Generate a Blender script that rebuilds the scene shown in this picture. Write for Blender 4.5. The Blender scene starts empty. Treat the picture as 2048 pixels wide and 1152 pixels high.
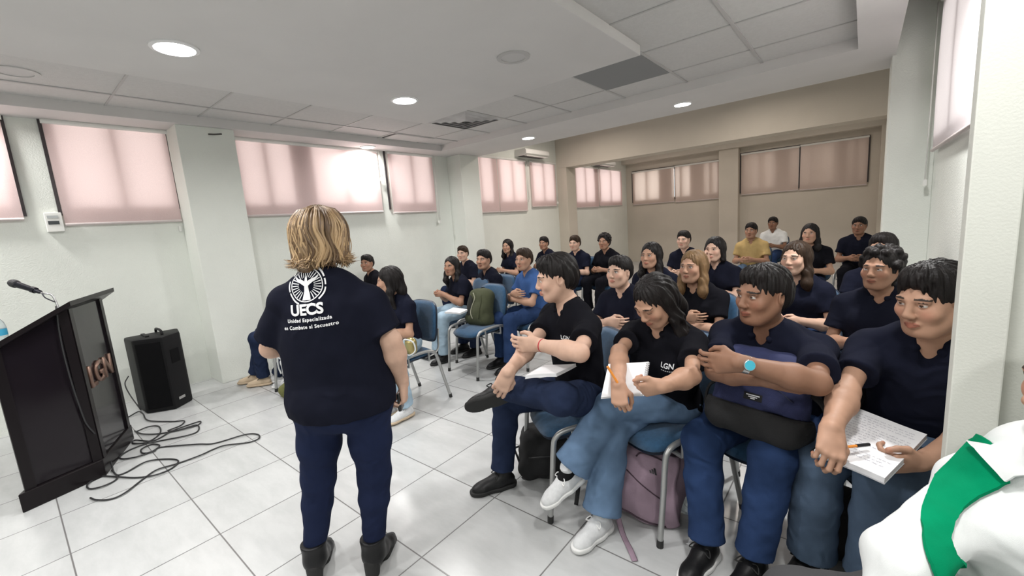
import bpy, bmesh, math, random
import numpy as np
from mathutils import Vector, Matrix
from mathutils.bvhtree import BVHTree

random.seed(7)
S = bpy.context.scene
COL = S.collection
PI = math.pi

# ------------------------------------------------------------------ camera
FPX, YAW, PITCH, ROLL, CAMZ = 847.8, 0.69486, 0.15391, -0.074168, 1.50
_cy, _sy, _cp, _sp = math.cos(YAW), math.sin(YAW), math.cos(PITCH), math.sin(PITCH)
_F = Vector((-_sy*_cp, _cy*_cp, -_sp))
_R0 = Vector((_cy, _sy, 0)); _U0 = _R0.cross(_F)
_R = _R0*math.cos(ROLL) + _U0*math.sin(ROLL)
_U = _U0*math.cos(ROLL) - _R0*math.sin(ROLL)
cam_data = bpy.data.cameras.new('camera')
cam_data.sensor_width = 36.0
cam_data.lens = FPX/2048*36.0
cam_data.clip_start = 0.02
cam = bpy.data.objects.new('camera', cam_data)
COL.objects.link(cam)
cam.matrix_world = Matrix(((_R.x, _U.x, -_F.x, 0), (_R.y, _U.y, -_F.y, 0), (_R.z, _U.z, -_F.z, CAMZ), (0, 0, 0, 1)))
S.camera = cam

# ------------------------------------------------------------------ view, world
S.view_settings.view_transform = 'Standard'
S.view_settings.look = 'None'
S.view_settings.exposure = 0.40
S.view_settings.gamma = 1.0
S.view_settings.use_curve_mapping = False
W = bpy.data.worlds.new('sky'); S.world = W
W.use_nodes = True
_bg = W.node_tree.nodes['Background']
_bg.inputs['Color'].default_value = (1.0, 0.95, 0.93, 1)
_bg.inputs['Strength'].default_value = 2.5
LAMP_W = 16.0          # watts of each ceiling downlight

# ------------------------------------------------------------------ helpers
def at(px, py, X=None, Y=None, Z=None, D=None):
    """a point of the room seen at a pixel of the photograph, on a known plane"""
    d = _F + _R*((px-1024)/FPX) + _U*((576-py)/FPX)
    if Z is not None: t = (Z-CAMZ)/d.z
    elif X is not None: t = X/d.x
    elif Y is not None: t = Y/d.y
    else: t = D
    return Vector((0, 0, CAMZ)) + d*t

def V(*a): return Vector(a[0]) if len(a) == 1 else Vector(a)

MATS = {}
def mat(name, col, rough=0.6, metal=0.0, spec=0.5, bump=0.0, bscale=200.0, var=0.0, vscale=8.0, emit=None, estr=0.0, coat=0.0, sheen=0.0, vcol=None, stretch=None, wr=0.0, wscale=14.0):
    if name in MATS: return MATS[name]
    m = bpy.data.materials.new(name); m.use_nodes = True
    nt = m.node_tree; b = nt.nodes['Principled BSDF']
    b.inputs['Base Color'].default_value = (*col, 1)
    b.inputs['Roughness'].default_value = rough
    b.inputs['Metallic'].default_value = metal
    b.inputs['Specular IOR Level'].default_value = spec
    b.inputs['Coat Weight'].default_value = coat
    b.inputs['Sheen Weight'].default_value = sheen
    tc = nt.nodes.new('ShaderNodeTexCoord')
    src = tc.outputs['Object']
    if stretch:
        mp = nt.nodes.new('ShaderNodeMapping'); mp.inputs['Scale'].default_value = stretch
        nt.links.new(src, mp.inputs['Vector']); src = mp.outputs['Vector']
    colsock = None
    if vcol:
        a = nt.nodes.new('ShaderNodeVertexColor'); a.layer_name = vcol
        colsock = a.outputs['Color']
    if var > 0:
        n = nt.nodes.new('ShaderNodeTexNoise'); n.inputs['Scale'].default_value = vscale; n.inputs['Detail'].default_value = 5
        nt.links.new(src, n.inputs['Vector'])
        mr = nt.nodes.new('ShaderNodeMapRange'); mr.inputs['From Min'].default_value = .3; mr.inputs['From Max'].default_value = .7
        mr.inputs['To Min'].default_value = 1-var; mr.inputs['To Max'].default_value = 1+var
        nt.links.new(n.outputs['Fac'], mr.inputs['Value'])
        mx = nt.nodes.new('ShaderNodeVectorMath'); mx.operation = 'SCALE'
        if colsock: nt.links.new(colsock, mx.inputs[0])
        else: mx.inputs[0].default_value = col
        nt.links.new(mr.outputs['Result'], mx.inputs['Scale'])
        colsock = mx.outputs['Vector']
    if colsock: nt.links.new(colsock, b.inputs['Base Color'])
    if bump > 0:
        n2 = nt.nodes.new('ShaderNodeTexNoise'); n2.inputs['Scale'].default_value = bscale; n2.inputs['Detail'].default_value = 3
        nt.links.new(src, n2.inputs['Vector'])
        bp = nt.nodes.new('ShaderNodeBump'); bp.inputs['Strength'].default_value = bump; bp.inputs['Distance'].default_value = 0.01
        nt.links.new(n2.outputs['Fac'], bp.inputs['Height']); nt.links.new(bp.outputs['Normal'], b.inputs['Normal'])
        if wr > 0:                             # soft creases of cloth
            n3 = nt.nodes.new('ShaderNodeTexNoise'); n3.inputs['Scale'].default_value = wscale; n3.inputs['Detail'].default_value = 2; n3.inputs['Distortion'].default_value = 1.2
            n3.noise_type = 'RIDGED_MULTIFRACTAL' if hasattr(n3, 'noise_type') else 'FBM'
            nt.links.new(src, n3.inputs['Vector'])
            b3 = nt.nodes.new('ShaderNodeBump'); b3.inputs['Strength'].default_value = wr; b3.inputs['Distance'].default_value = 0.012
            nt.links.new(n3.outputs['Fac'], b3.inputs['Height']); nt.links.new(b3.outputs['Normal'], bp.inputs['Normal'])
    if emit:
        b.inputs['Emission Color'].default_value = (*emit, 1); b.inputs['Emission Strength'].default_value = estr
    MATS[name] = m
    return m

def link(o, parent=None):
    COL.objects.link(o)
    if parent is not None: o.parent = parent
    return o

def tag(o, label=None, cat=None, group=None, kind=None):
    if label: o['label'] = label
    if cat: o['category'] = cat
    if group: o['group'] = group
    if kind: o['kind'] = kind
    return o

def empty(name, loc=(0, 0, 0), rz=0.0, label=None, cat=None, group=None):
    o = bpy.data.objects.new(name, None); o.empty_display_size = .1
    link(o); o.location = loc; o.rotation_euler = (0, 0, rz)
    return tag(o, label, cat, group)

class MB:
    """collects shapes, then becomes ONE mesh object"""
    def __init__(s): s.bm = bmesh.new()
    def box(s, lo, hi, bev=0.0, M=None):
        vs = [s.bm.verts.new((x, y, z)) for z in (lo[2], hi[2]) for y in (lo[1], hi[1]) for x in (lo[0], hi[0])]
        fs = [s.bm.faces.new([vs[i] for i in q]) for q in ((0, 2, 3, 1), (4, 5, 7, 6), (0, 1, 5, 4), (2, 6, 7, 3), (0, 4, 6, 2), (1, 3, 7, 5))]
        if bev > 0:
            es = list({e for f in fs for e in f.edges})
            r = bmesh.ops.bevel(s.bm, geom=es, offset=bev, segments=2, affect='EDGES', profile=.6)
            vs = list({v for f in r['faces'] for v in f.verts} | {v for v in vs if v.is_valid})
        if M is not None: bmesh.ops.transform(s.bm, matrix=M, verts=[v for v in vs if v.is_valid])
        return s
    def prism(s, pts, z0, z1, M=None, bev=0.0):
        n = len(pts)
        a = [s.bm.verts.new((p[0], p[1], z0)) for p in pts]
        b = [s.bm.verts.new((p[0], p[1], z1 if not callable(z1) else z1(p))) for p in pts]
        fs = [s.bm.faces.new(a[::-1]), s.bm.faces.new(b)]
        for i in range(n):
            j = (i+1) % n
            fs.append(s.bm.faces.new((a[i], a[j], b[j], b[i])))
        vs = a+b
        bmesh.ops.recalc_face_normals(s.bm, faces=fs)
        if bev > 0:
            es = list({e for f in fs for e in f.edges})
            r = bmesh.ops.bevel(s.bm, geom=es, offset=bev, segments=2, affect='EDGES', profile=.6)
            vs = list({v for f in r['faces'] for v in f.verts} | {v for v in vs if v.is_valid})
        if M is not None: bmesh.ops.transform(s.bm, matrix=M, verts=[v for v in vs if v.is_valid])
        return s
    def quad(s, a, b, c, d):
        s.bm.faces.new([s.bm.verts.new(p) for p in (a, b, c, d)]); return s
    def cyl(s, a, b, r, r2=None, n=16, caps=True):
        return s.tube([a, b], [r, r if r2 is None else r2], n, caps)
    def tube(s, pts, r, n=8, caps=True, flat=1.0, up=None):
        pts = [Vector(p) for p in pts]
        if not hasattr(r, '__len__'): r = [r]*len(pts)
        t0 = (pts[1]-pts[0]).normalized()
        ref = Vector(up) if up is not None else (Vector((0, 0, 1)) if abs(t0.z) < .9 else Vector((1, 0, 0)))
        nrm = (ref - t0*ref.dot(t0)).normalized()
        rings = []
        for i, p in enumerate(pts):
            if i == 0: t = pts[1]-pts[0]
            elif i == len(pts)-1: t = pts[-1]-pts[-2]
            else: t = (pts[i+1]-pts[i]).normalized() + (pts[i]-pts[i-1]).normalized()
            if t.length < 1e-9: t = t0
            t = t.normalized()
            nrm = nrm - t*nrm.dot(t)
            nrm = nrm.normalized() if nrm.length > 1e-6 else t.orthogonal().normalized()
            bn = t.cross(nrm)
            rings.append([s.bm.verts.new(p + (nrm*math.cos(2*PI*k/n)*flat + bn*math.sin(2*PI*k/n))*r[i]) for k in range(n)])
        for a, b in zip(rings, rings[1:]):
            for k in range(n):
                s.bm.faces.new((a[k], a[(k+1) % n], b[(k+1) % n], b[k]))
        if caps and n > 2:
            s.bm.faces.new(rings[0][::-1]); s.bm.faces.new(rings[-1])
        return s
    def lathe(s, prof, c=(0, 0, 0), n=24, axis=(0, 0, 1)):
        q = Vector((0, 0, 1)).rotation_difference(Vector(axis)); c = Vector(c)
        rings = []
        for r, z in prof:
            if r < 1e-6: rings.append([s.bm.verts.new(c + q @ Vector((0, 0, z)))])
            else: rings.append([s.bm.verts.new(c + q @ Vector((r*math.cos(2*PI*k/n), r*math.sin(2*PI*k/n), z))) for k in range(n)])
        for a, b in zip(rings, rings[1:]):
            for k in range(n):
                j = (k+1) % n
                if len(a) == 1 and len(b) == 1: continue
                if len(a) == 1: s.bm.faces.new((a[0], b[k], b[j]))
                elif len(b) == 1: s.bm.faces.new((a[k], a[j], b[0]))
                else: s.bm.faces.new((a[k], a[j], b[j], b[k]))
        return s
    def build(s, name, m, parent=None, smooth=False, kind=None, label=None, origin=None):
        if origin is not None: bmesh.ops.translate(s.bm, verts=s.bm.verts, vec=-Vector(origin))
        bmesh.ops.recalc_face_normals(s.bm, faces=s.bm.faces)
        me = bpy.data.meshes.new(name); s.bm.to_mesh(me); s.bm.free()
        for mm in (m if isinstance(m, (list, tuple)) else [m]): me.materials.append(mm)
        if smooth:
            me.polygons.foreach_set('use_smooth', [True]*len(me.polygons))
            if smooth == 'auto': me.set_sharp_from_angle(angle=math.radians(40))
        o = bpy.data.objects.new(name, me); link(o, parent)
        if origin is not None: o.location = origin
        return tag(o, label, None, None, kind)

def smooth_path(pts, n=8):
    """Catmull-Rom through the points"""
    P = [Vector(p) for p in pts]
    P = [P[0]*2-P[1]] + P + [P[-1]*2-P[-2]]
    out = []
    for i in range(1, len(P)-2):
        a, b, c, d = P[i-1:i+3]
        for k in range(n):
            t = k/n
            out.append(0.5*((2*b) + (c-a)*t + (2*a-5*b+4*c-d)*t*t + (3*b-a-3*c+d)*t**3))
    out.append(P[-2])
    return out
# ================================================================== the room
XL, XR, YB, YN = -5.66, 0.46, 12.63, -4.0      # left wall, right wall, back wall, wall behind the camera
ZS, ZT, ZH = 2.70, 2.79, 3.45                  # soffit, tile ceiling, high ceiling
def plaster(name, col, bs, bstr):
    return mat(name, col, rough=.85, spec=.25, bump=bstr, bscale=bs, var=.03, vscale=2.0)
M_WALL = plaster('wall_paint', (.76, .785, .735), 95, .30)
M_WALLB = plaster('beam_paint', (.62, .575, .50), 95, .25)
M_ROUGH = plaster('rough_plaster', (.64, .65, .60), 160, .07)
M_SOFF = plaster('ceiling_paint', (.66, .645, .635), 30, .05)
M_TILE = mat('ceiling_tile', (.62, .61, .60), rough=.9, spec=.2, bump=.35, bscale=260, var=.03, vscale=40)
M_TBAR = mat('ceiling_grid_metal', (.47, .46, .455), rough=.5)
M_DARKFR = mat('window_frame_dark', (.05, .042, .045), rough=.4, metal=.3)
M_ALU = mat('window_frame_metal', (.62, .58, .55), rough=.45, metal=.4)
M_WHITEP = mat('white_plastic', (.80, .80, .77), rough=.45)
M_CONC = mat('outside_concrete', (.33, .29, .26), rough=.9)

# floor: glossy pale ceramic tiles 0.511 m, grey grout
def floor_mat():
    m = bpy.data.materials.new('ceramic_floor'); m.use_nodes = True
    nt = m.node_tree; N, L = nt.nodes, nt.links; b = N['Principled BSDF']
    tc = N.new('ShaderNodeTexCoord'); sp = N.new('ShaderNodeSeparateXYZ'); L.new(tc.outputs['Object'], sp.inputs[0])
    def math_(op, a, bb=None, c=None):
        n = N.new('ShaderNodeMath'); n.operation = op
        for i, v in enumerate((a, bb, c)):
            if v is None: continue
            if isinstance(v, (int, float)): n.inputs[i].default_value = v
            else: L.new(v, n.inputs[i])
        return n.outputs[0]
    ds = []; cell = []
    for ax, off in ((0, 1.515), (1, 0.0)):
        v = math_('DIVIDE', math_('ADD', sp.outputs[ax], off + 30*.511), .511)
        f = math_('FRACT', v); cell.append(math_('FLOOR', v))
        ds.append(math_('MULTIPLY', math_('MINIMUM', f, math_('SUBTRACT', 1.0, f)), .511))
    d = math_('MINIMUM', ds[0], ds[1])
    g = N.new('ShaderNodeMapRange'); g.inputs['From Min'].default_value = .0022; g.inputs['From Max'].default_value = .0042; L.new(d, g.inputs['Value'])
    cb = N.new('ShaderNodeCombineXYZ'); L.new(cell[0], cb.inputs[0]); L.new(cell[1], cb.inputs[1])
    wn = N.new('ShaderNodeTexWhiteNoise'); L.new(cb.outputs[0], wn.inputs['Vector'])
    add = N.new('ShaderNodeVectorMath'); add.operation = 'MULTIPLY_ADD'; L.new(wn.outputs['Color'], add.inputs[0]); add.inputs[1].default_value = (20, 20, 20); L.new(tc.outputs['Object'], add.inputs[2])
    mp = N.new('ShaderNodeMapping'); mp.inputs['Scale'].default_value = (1, 3, 1); L.new(add.outputs[0], mp.inputs['Vector'])
    no = N.new('ShaderNodeTexNoise'); no.inputs['Scale'].default_value = 2.6; no.inputs['Detail'].default_value = 7; no.inputs['Roughness'].default_value = .65; L.new(mp.outputs[0], no.inputs['Vector'])
    cr = N.new('ShaderNodeValToRGB'); L.new(no.outputs['Fac'], cr.inputs[0])
    cr.color_ramp.elements[0].position = .35; cr.color_ramp.elements[0].color = (.47, .48, .48, 1)
    cr.color_ramp.elements[1].position = .62; cr.color_ramp.elements[1].color = (.54, .55, .55, 1)
    mx = N.new('ShaderNodeMix'); mx.data_type = 'RGBA'; L.new(g.outputs[0], mx.inputs['Factor'])
    mx.inputs['A'].default_value = (.17, .165, .165, 1); L.new(cr.outputs['Color'], mx.inputs['B'])
    L.new(mx.outputs['Result'], b.inputs['Base Color'])
    r = N.new('ShaderNodeMapRange'); L.new(no.outputs['Fac'], r.inputs['Value']); r.inputs['To Min'].default_value = .20; r.inputs['To Max'].default_value = .28
    L.new(r.outputs[0], b.inputs['Roughness'])
    bp = N.new('ShaderNodeBump'); bp.inputs['Strength'].default_value = .3; bp.inputs['Distance'].default_value = .002
    L.new(g.outputs[0], bp.inputs['Height']); L.new(bp.outputs[0], b.inputs['Normal'])
    b.inputs['Specular IOR Level'].default_value = .45
    return m
MB().box((XL-.3, YN-.2, -.1), (2.0, YB+.3, 0)).build('floor', floor_mat(), kind='structure')

def wall_with_holes(axis, pos, thick, span, z0, z1, holes, name, m):
    """wall slab at axis=pos, the holes are (a, b, zlo, zhi) along its length"""
    mb = MB()
    def bx(a, b, zl, zh):
        if b-a < 1e-4 or zh-zl < 1e-4: return
        if axis == 'X': mb.box((min(pos, pos+thick), a, zl), (max(pos, pos+thick), b, zh))
        else: mb.box((a, min(pos, pos+thick), zl), (b, max(pos, pos+thick), zh))
    cur = span[0]
    for a, b, zl, zh in sorted(holes):
        bx(cur, a, z0, z1); bx(a, b, z0, zl); bx(a, b, zh, z1); cur = b
    bx(cur, span[1], z0, z1)
    return mb.build(name, m, kind='structure')

# window openings of the left wall: (y0, y1, sill, head)
LW = [(-.95, .20, 1.92, 2.78), (.50, 1.33, 1.90, 2.78), (1.95, 2.60, 1.90, 2.78), (2.83, 3.80, 1.90, 2.78), (4.08, 4.86, 1.90, 2.78),
      (5.72, 6.42, 1.90, 2.80), (6.62, 7.45, 1.90, 2.80), (7.72, 8.58, 1.90, 2.80), (9.55, 10.55, 1.86, 2.80), (10.85, 12.15, 1.86, 2.80)]
wall_with_holes('X', XL, -.20, (YN, YB+.2), 0, ZH, LW, 'wall_left', M_WALL)
BW = [(-5.40, -4.62, 1.84, 2.70), (-4.30, -3.75, 1.84, 2.70), (-3.45, -3.05, 1.84, 2.70), (-2.45, -1.75, 1.86, 2.76), (-1.45, -.55, 1.86, 2.76), (-.35, .02, 1.86, 2.76)]
wall_with_holes('Y', YB, .20, (XL, XR+.2), 0, ZH, BW, 'wall_back', M_WALLB)
wall_with_holes('X', XR, .20, (1.60, YB), 0, ZH, [(3.35, 5.10, 1.90, 2.95)], 'wall_right', M_WALL)
MB().box((.262, 1.45, 0), (2.0, 1.60, ZH)).build('wall_front', M_ROUGH, kind='structure')
MB().box((.181, 1.40, 0), (.2625, 1.455, ZH), .003).build('trim_1', M_ROUGH, kind='structure')
MB().box((1.8, YN, 0), (2.0, 1.45, ZH)).build('wall_side', M_WALL, kind='structure')
MB().box((XL-.2, YN-.2, 0), (2.0, YN, ZH)).build('wall_rear', M_WALL, kind='structure')
# ceilings
MB().box((XL-.2, YN-.2, ZH), (2.0, YB+.2, ZH+.1)).build('ceiling', M_SOFF, kind='structure')
RX0, RX1, RY0, RY1 = -5.25, -.085, -2.6, 4.79
sf = MB()
sf.box((XL, YN, ZS), (RX0, 5.77, ZS+.12)); sf.box((RX1, YN, ZS), (.17, 5.77, ZS+.12))
sf.box((RX0, RY1, ZS), (RX1, 5.77, ZS+.12)); sf.box((RX0, YN, ZS), (RX1, RY0, ZS+.12))
sf.build('trim_2', M_SOFF, kind='structure')
MB().box((.17, YN, ZS), (2.0, 1.40, ZS+.12)).build('trim_6', M_SOFF, kind='structure')
MB().box((RX0, RY0, ZT), (RX1, RY1, ZT+.03)).build('trim_3', M_TILE, kind='structure')
MB().box((-4.03, -1.7, ZS+.015), (-1.40, 3.46, ZT-.001), .002).build('trim_4', M_SOFF, kind='structure')
tb = MB()
GX = [-.78, -1.455, -2.13, -2.84, -3.53, -4.20, -4.87]; GY = [.85-.695*k for k in range(4, 0, -1)] + [.85+.695*k for k in range(0, 6)]
for x in GX: tb.box((x-.012, RY0, ZT-.008), (x+.012, RY1, ZT+.001))
for y in GY: tb.box((RX0, y-.008, ZT-.006), (RX1, y+.008, ZT+.001))
tb.build('trim_5', M_TBAR, kind='structure')
# pillars and beams
MB().box((XL, 1.345, 0), (-5.29, 1.86, ZS), .006).build('pillar', M_WALL, kind='structure')
MB().box((XL, 5.27, 0), (-5.33, 5.72, ZS), .006).build('pillar', M_WALL, kind='structure')
MB().box((XL, 8.753, 0), (-5.39, 9.157, 2.664), .006).build('pillar', M_WALLB, kind='structure')
MB().box((-2.98, YB-.22, 0), (-2.52, YB, 2.949), .006).build('pillar', M_WALLB, kind='structure')
MB().box((.24, YB-.35, 0), (XR, YB, 2.949), .006).build('pillar', M_WALLB, kind='structure')
MB().box((.25, 8.753, 0), (XR, 9.157, 2.664), .006).build('pillar', M_WALLB, kind='structure')
MB().box((.145, 5.29, 0), (XR, 5.75, ZH), .006).build('pillar', M_WALL, kind='structure')
MB().box((XL, 8.75, 2.665), (XR, 9.16, ZH), .004).build('beam', M_WALLB, kind='structure')
MB().box((XL, YB-.30, 2.95), (XR, YB, ZH), .004).build('beam', M_WALLB, kind='structure')

# windows: frame and panes set back in each opening
M_GLASS = bpy.data.materials.new('window_glass'); M_GLASS.use_nodes = True
_nt = M_GLASS.node_tree; _nt.nodes.clear()
_o = _nt.nodes.new('ShaderNodeOutputMaterial'); _mx = _nt.nodes.new('ShaderNodeMixShader'); _tr = _nt.nodes.new('ShaderNodeBsdfTransparent'); _gl = _nt.nodes.new('ShaderNodeBsdfGlossy')
_gl.inputs['Roughness'].default_value = .03; _tr.inputs['Color'].default_value = (.93, .95, .94, 1); _mx.inputs[0].default_value = .06
_nt.links.new(_tr.outputs[0], _mx.inputs[1]); _nt.links.new(_gl.outputs[0], _mx.inputs[2]); _nt.links.new(_mx.outputs[0], _o.inputs[0])
wn = 0
def window(axis, pos, inner, a, b, z0, z1, nmul):
    """inner = +1/-1: direction of the room"""
    global wn; wn += 1
    fr, gl = MB(), MB()
    d0, d1 = pos-inner*.07, pos-inner*.004
    def bx(mb, u0, u1, zl, zh, da=d0, db=d1):
        lo, hi = min(da, db), max(da, db)
        if axis == 'X': mb.box((lo, u0, zl), (hi, u1, zh))
        else: mb.box((u0, lo, zl), (u1, hi, zh))
    t = .035
    bx(fr, a, b, z0, z0+t); bx(fr, a, b, z1-t, z1); bx(fr, a, a+t, z0+t, z1-t); bx(fr, b-t, b, z0+t, z1-t)
    for k in range(1, nmul):
        u = a+(b-a)*k/nmul; bx(fr, u-.03, u+.03, z0+t, z1-t)
    bx(gl, a+t, b-t, z0+t, z1-t, pos-inner*.040, pos-inner*.036)
    w = fr.build('window_%d' % wn, M_ALU, kind='structure')
    gl.build('pane', M_GLASS, w)
for a, b, z0, z1 in LW: window('X', XL, 1, a, b, z0, z1, 2)
for a, b, z0, z1 in BW: window('Y', YB, -1, a, b, z0, z1, 2)
window('X', XR, -1, 3.35, 5.10, 1.90, 2.95, 2)
# neighbouring building outside the back windows shades them
MB().box((-3.5, YB+1.6, 0), (4.5, YB+2.0, 7.5)).build('neighbour_wall', M_CONC, kind='structure')
MB().box((XR+1.2, 8.5, 0), (XR+1.5, YB+1.6, 7.5)).build('neighbour_wall', M_CONC, kind='structure')

# ------------------------------------------------------------------ roller blinds
def blind_mat(name, col, tr):
    m = bpy.data.materials.new(name); m.use_nodes = True
    nt = m.node_tree; N, L = nt.nodes, nt.links; N.clear()
    o = N.new('ShaderNodeOutputMaterial'); mx = N.new('ShaderNodeMixShader'); d = N.new('ShaderNodeBsdfDiffuse'); t = N.new('ShaderNodeBsdfTranslucent')
    tc = N.new('ShaderNodeTexCoord'); mp = N.new('ShaderNodeMapping'); mp.inputs['Scale'].default_value = (220, 220, 220); L.new(tc.outputs['Object'], mp.inputs[0])
    n = N.new('ShaderNodeTexNoise'); n.inputs['Scale'].default_value = 1.0; L.new(mp.outputs[0], n.inputs['Vector'])
    r = N.new('ShaderNodeMapRange'); L.new(n.outputs['Fac'], r.inputs['Value']); r.inputs['To Min'].default_value = .88; r.inputs['To Max'].default_value = 1.12
    s = N.new('ShaderNodeVectorMath'); s.operation = 'SCALE'; s.inputs[0].default_value = col; L.new(r.outputs[0], s.inputs['Scale'])
    L.new(s.outputs[0], d.inputs['Color']); L.new(s.outputs[0], t.inputs['Color'])
    mx.inputs[0].default_value = tr; L.new(d.outputs[0], mx.inputs[1]); L.new(t.outputs[0], mx.inputs[2]); L.new(mx.outputs[0], o.inputs[0])
    return m
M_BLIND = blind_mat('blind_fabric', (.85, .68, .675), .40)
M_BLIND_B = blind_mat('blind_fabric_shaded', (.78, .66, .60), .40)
M_BLIND_R = blind_mat('blind_fabric_grey', (.80, .74, .76), .45)
M_RAIL = mat('blind_rail', (.62, .55, .54), rough=.5)
def blind(axis, pos, inner, a, b, z0, z1, label, m=M_BLIND, chain=None, tab=None, group=None):
    p = pos+inner*.035
    loc = (p, (a+b)/2, z1) if axis == 'X' else ((a+b)/2, p, z1)
    t = empty('roller_blind', loc, 0, label, 'blind', group)
    O = Vector(loc)
    def P(u, d, z): return (Vector((p+inner*d, u, z)) if axis == 'X' else Vector((u, p+inner*d, z))) - O
    f = MB(); n = 10
    prev = None
    for k in range(n+1):                      # a faint sag over the height
        z = z1+(z0-z1)*k/n; dd = .006*math.sin(k/n*PI)
        cur = [f.bm.verts.new(P(u, dd+.002*math.sin(u*7), z)) for u in (a, a+(b-a)*.33, a+(b-a)*.67, b)]
        if prev:
            for i in range(3): f.bm.faces.new((prev[i], prev[i+1], cur[i+1], cur[i]))
        prev = cur
    f.build('fabric', m, t, smooth=True)
    MB().tube([P(a, 0, z0), P(b, 0, z0)], .013, 10).build('bottom_rail', M_RAIL, t, smooth='auto')
    MB().tube([P(a-.01, .0, z1+.0), P(b+.01, 0, z1+.0)], .024, 12).build('roller_tube', M_WHITEP, t, smooth='auto')
    if chain is not None:
        u, zb = chain
        c = MB(); c.tube([P(u, .022, z1), P(u, .024, zb)], .004, 6); c.tube([P(u+.02, .022, z1), P(u+.02, .024, zb)], .004, 6)
        c.build('chain', M_WHITEP, t, smooth=True)
        MB().box(P(u-.012, .012, zb-.05), P(u+.032, .036, zb)).build('chain_weight', M_WHITEP, t)
    return t
zt = 2.685
blind('X', XL, 1, -.80, .225, 1.835, zt, 'pale pink roller blind at the left edge of the photo, before the first mullion', chain=None)
blind('X', XL, 1, .465, 1.335, 1.775, zt, 'speckled pink roller blind above the loudspeaker, left of the first pillar', chain=None)
blind('X', XL, 1, 1.915, 3.84, 1.80, zt, 'widest pink roller blind, above the standing woman\'s head', chain=(3.86, 2.30))
blind('X', XL, 1, 4.03, 4.90, 1.775, zt, 'narrow pink roller blind just left of the second pillar', chain=(4.915, 1.62))
blind('X', XL, 1, 5.735, 6.55, 1.72, 2.77, 'pink roller blind just right of the second pillar', chain=None)
blind('X', XL, 1, 6.57, 7.48, 1.72, 2.77, 'pink roller blind with white head tube under the air conditioner', chain=(7.50, 1.95))
blind('X', XL, 1, 7.66, 8.63, 1.80, 2.77, 'small pink roller blind left of the column under the beam', chain=(8.64, 1.9))
blind('X', XL, 1, 9.45, 10.74, 1.74, 2.77, 'pink roller blind right of the column under the beam')
blind('X', XL, 1, 10.80, 12.22, 1.76, 2.77, 'pink roller blind in the far left corner of the room')
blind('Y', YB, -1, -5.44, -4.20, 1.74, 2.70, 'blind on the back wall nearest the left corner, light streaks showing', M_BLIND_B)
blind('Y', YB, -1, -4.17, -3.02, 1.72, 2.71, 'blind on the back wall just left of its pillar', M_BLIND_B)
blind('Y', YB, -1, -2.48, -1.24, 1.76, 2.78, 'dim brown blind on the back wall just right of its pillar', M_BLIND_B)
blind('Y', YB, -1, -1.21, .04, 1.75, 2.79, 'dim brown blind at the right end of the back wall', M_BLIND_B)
blind('X', XR, -1, 3.30, 5.06, 1.83, 3.0, 'tall grey-pink roller blind on the right wall between the pillars', M_BLIND_R, chain=(5.14, 1.60))
# dark edge frames beside the blinds
ef = MB()
for y, z0 in ((.235, 1.86), (.452, 1.86), (1.343, 1.9), (3.99, 1.83)):
    ef.box((XL, y-.012, z0), (XL+.02, y+.012, 2.70))
ef.build('trim_7', M_DARKFR, kind='structure')
eb = MB()
for u in (-5.455, -4.185, -2.995, -2.505, -1.225, .055):
    eb.box((u-.012, YB-.03, 1.80), (u+.012, YB, 2.72 if u < -2.6 else 2.80))
eb.box((-5.46, YB-.03, 2.72), (-3.0, YB, 2.74)); eb.box((-2.51, YB-.03, 2.80), (.06, YB, 2.82))
eb.build('trim_8', M_DARKFR, kind='structure')

# ------------------------------------------------------------------ ceiling fittings
M_LAMPRIM = mat('lamp_rim', (.80, .80, .80), rough=.4)
M_LAMP = mat('lamp_glow', (1, 1, 1), emit=(1.0, .985, .97), estr=14.0)
M_LAMPOFF = mat('lamp_unlit', (.56, .55, .545), rough=.6)
M_RINGD = mat('speaker_rim', (.50, .49, .485), rough=.6)
def downlight(x, y, z, label, r=.095, group='recessed ceiling downlights', watts=LAMP_W, color=(1, .985, .965)):
    t = empty('ceiling_downlight', (x, y, z), 0, label, 'ceiling light', group)
    MB().lathe([(r*1.12, 0), (r*1.12, -.008), (r*.93, -.013), (r*.93, -.004)], n=40).build('rim', M_LAMPRIM, t, smooth='auto')
    MB().lathe([(0, -.011), (r*.6, -.011), (r*.93, -.008)], n=40).build('diffuser', M_LAMP, t, smooth=True)
    l = bpy.data.lights.new('downlight', 'AREA'); l.shape = 'DISK'; l.size = r*1.9; l.energy = watts; l.color = color; l.spread = math.radians(165)
    lo = bpy.data.objects.new('lamp_light', l); link(lo, t); lo.location = (0, 0, -.016)
    return t
ZC = ZS+.015
downlight(-3.33, .92, ZC, 'largest lit round downlight, on the ceiling panel above the lectern', .115)
downlight(-3.40, 2.70, ZC, 'lit round downlight near the far left corner of the hanging ceiling panel', .115)
downlight(-5.46, 3.60, ZS, 'lit round downlight on the border strip above the widest window')
downlight(-3.83, 5.22, ZS, 'lit round downlight on the border strip by the air conditioner')
downlight(-1.66, 5.30, ZS, 'lit round downlight on the border strip above the middle of the audience')
downlight(-2.05, .30, ZC, 'lit round downlight on the ceiling panel just above the photo', .115)
downlight(.04, 3.15, ZS, 'lit round downlight on the right border strip, above the photo', watts=30.0)
for x, y, z, w in ((-3.33, -1.0, ZC, 'on the hanging panel behind the lectern'), (-2.05, -1.1, ZC, 'on the hanging panel behind the camera'), (.04, .9, ZS, 'on the right border strip level with the camera'),
                   (-5.46, -.2, ZS, 'on the window-side border strip left of the photo'), (.9, -.6, ZS, 'on the ceiling right of the camera'), (.04, -2.0, ZS, 'on the right border strip far behind the camera')):
    downlight(x, y, z, 'lit round downlight '+w, .115, 'downlights outside the photo')
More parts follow.
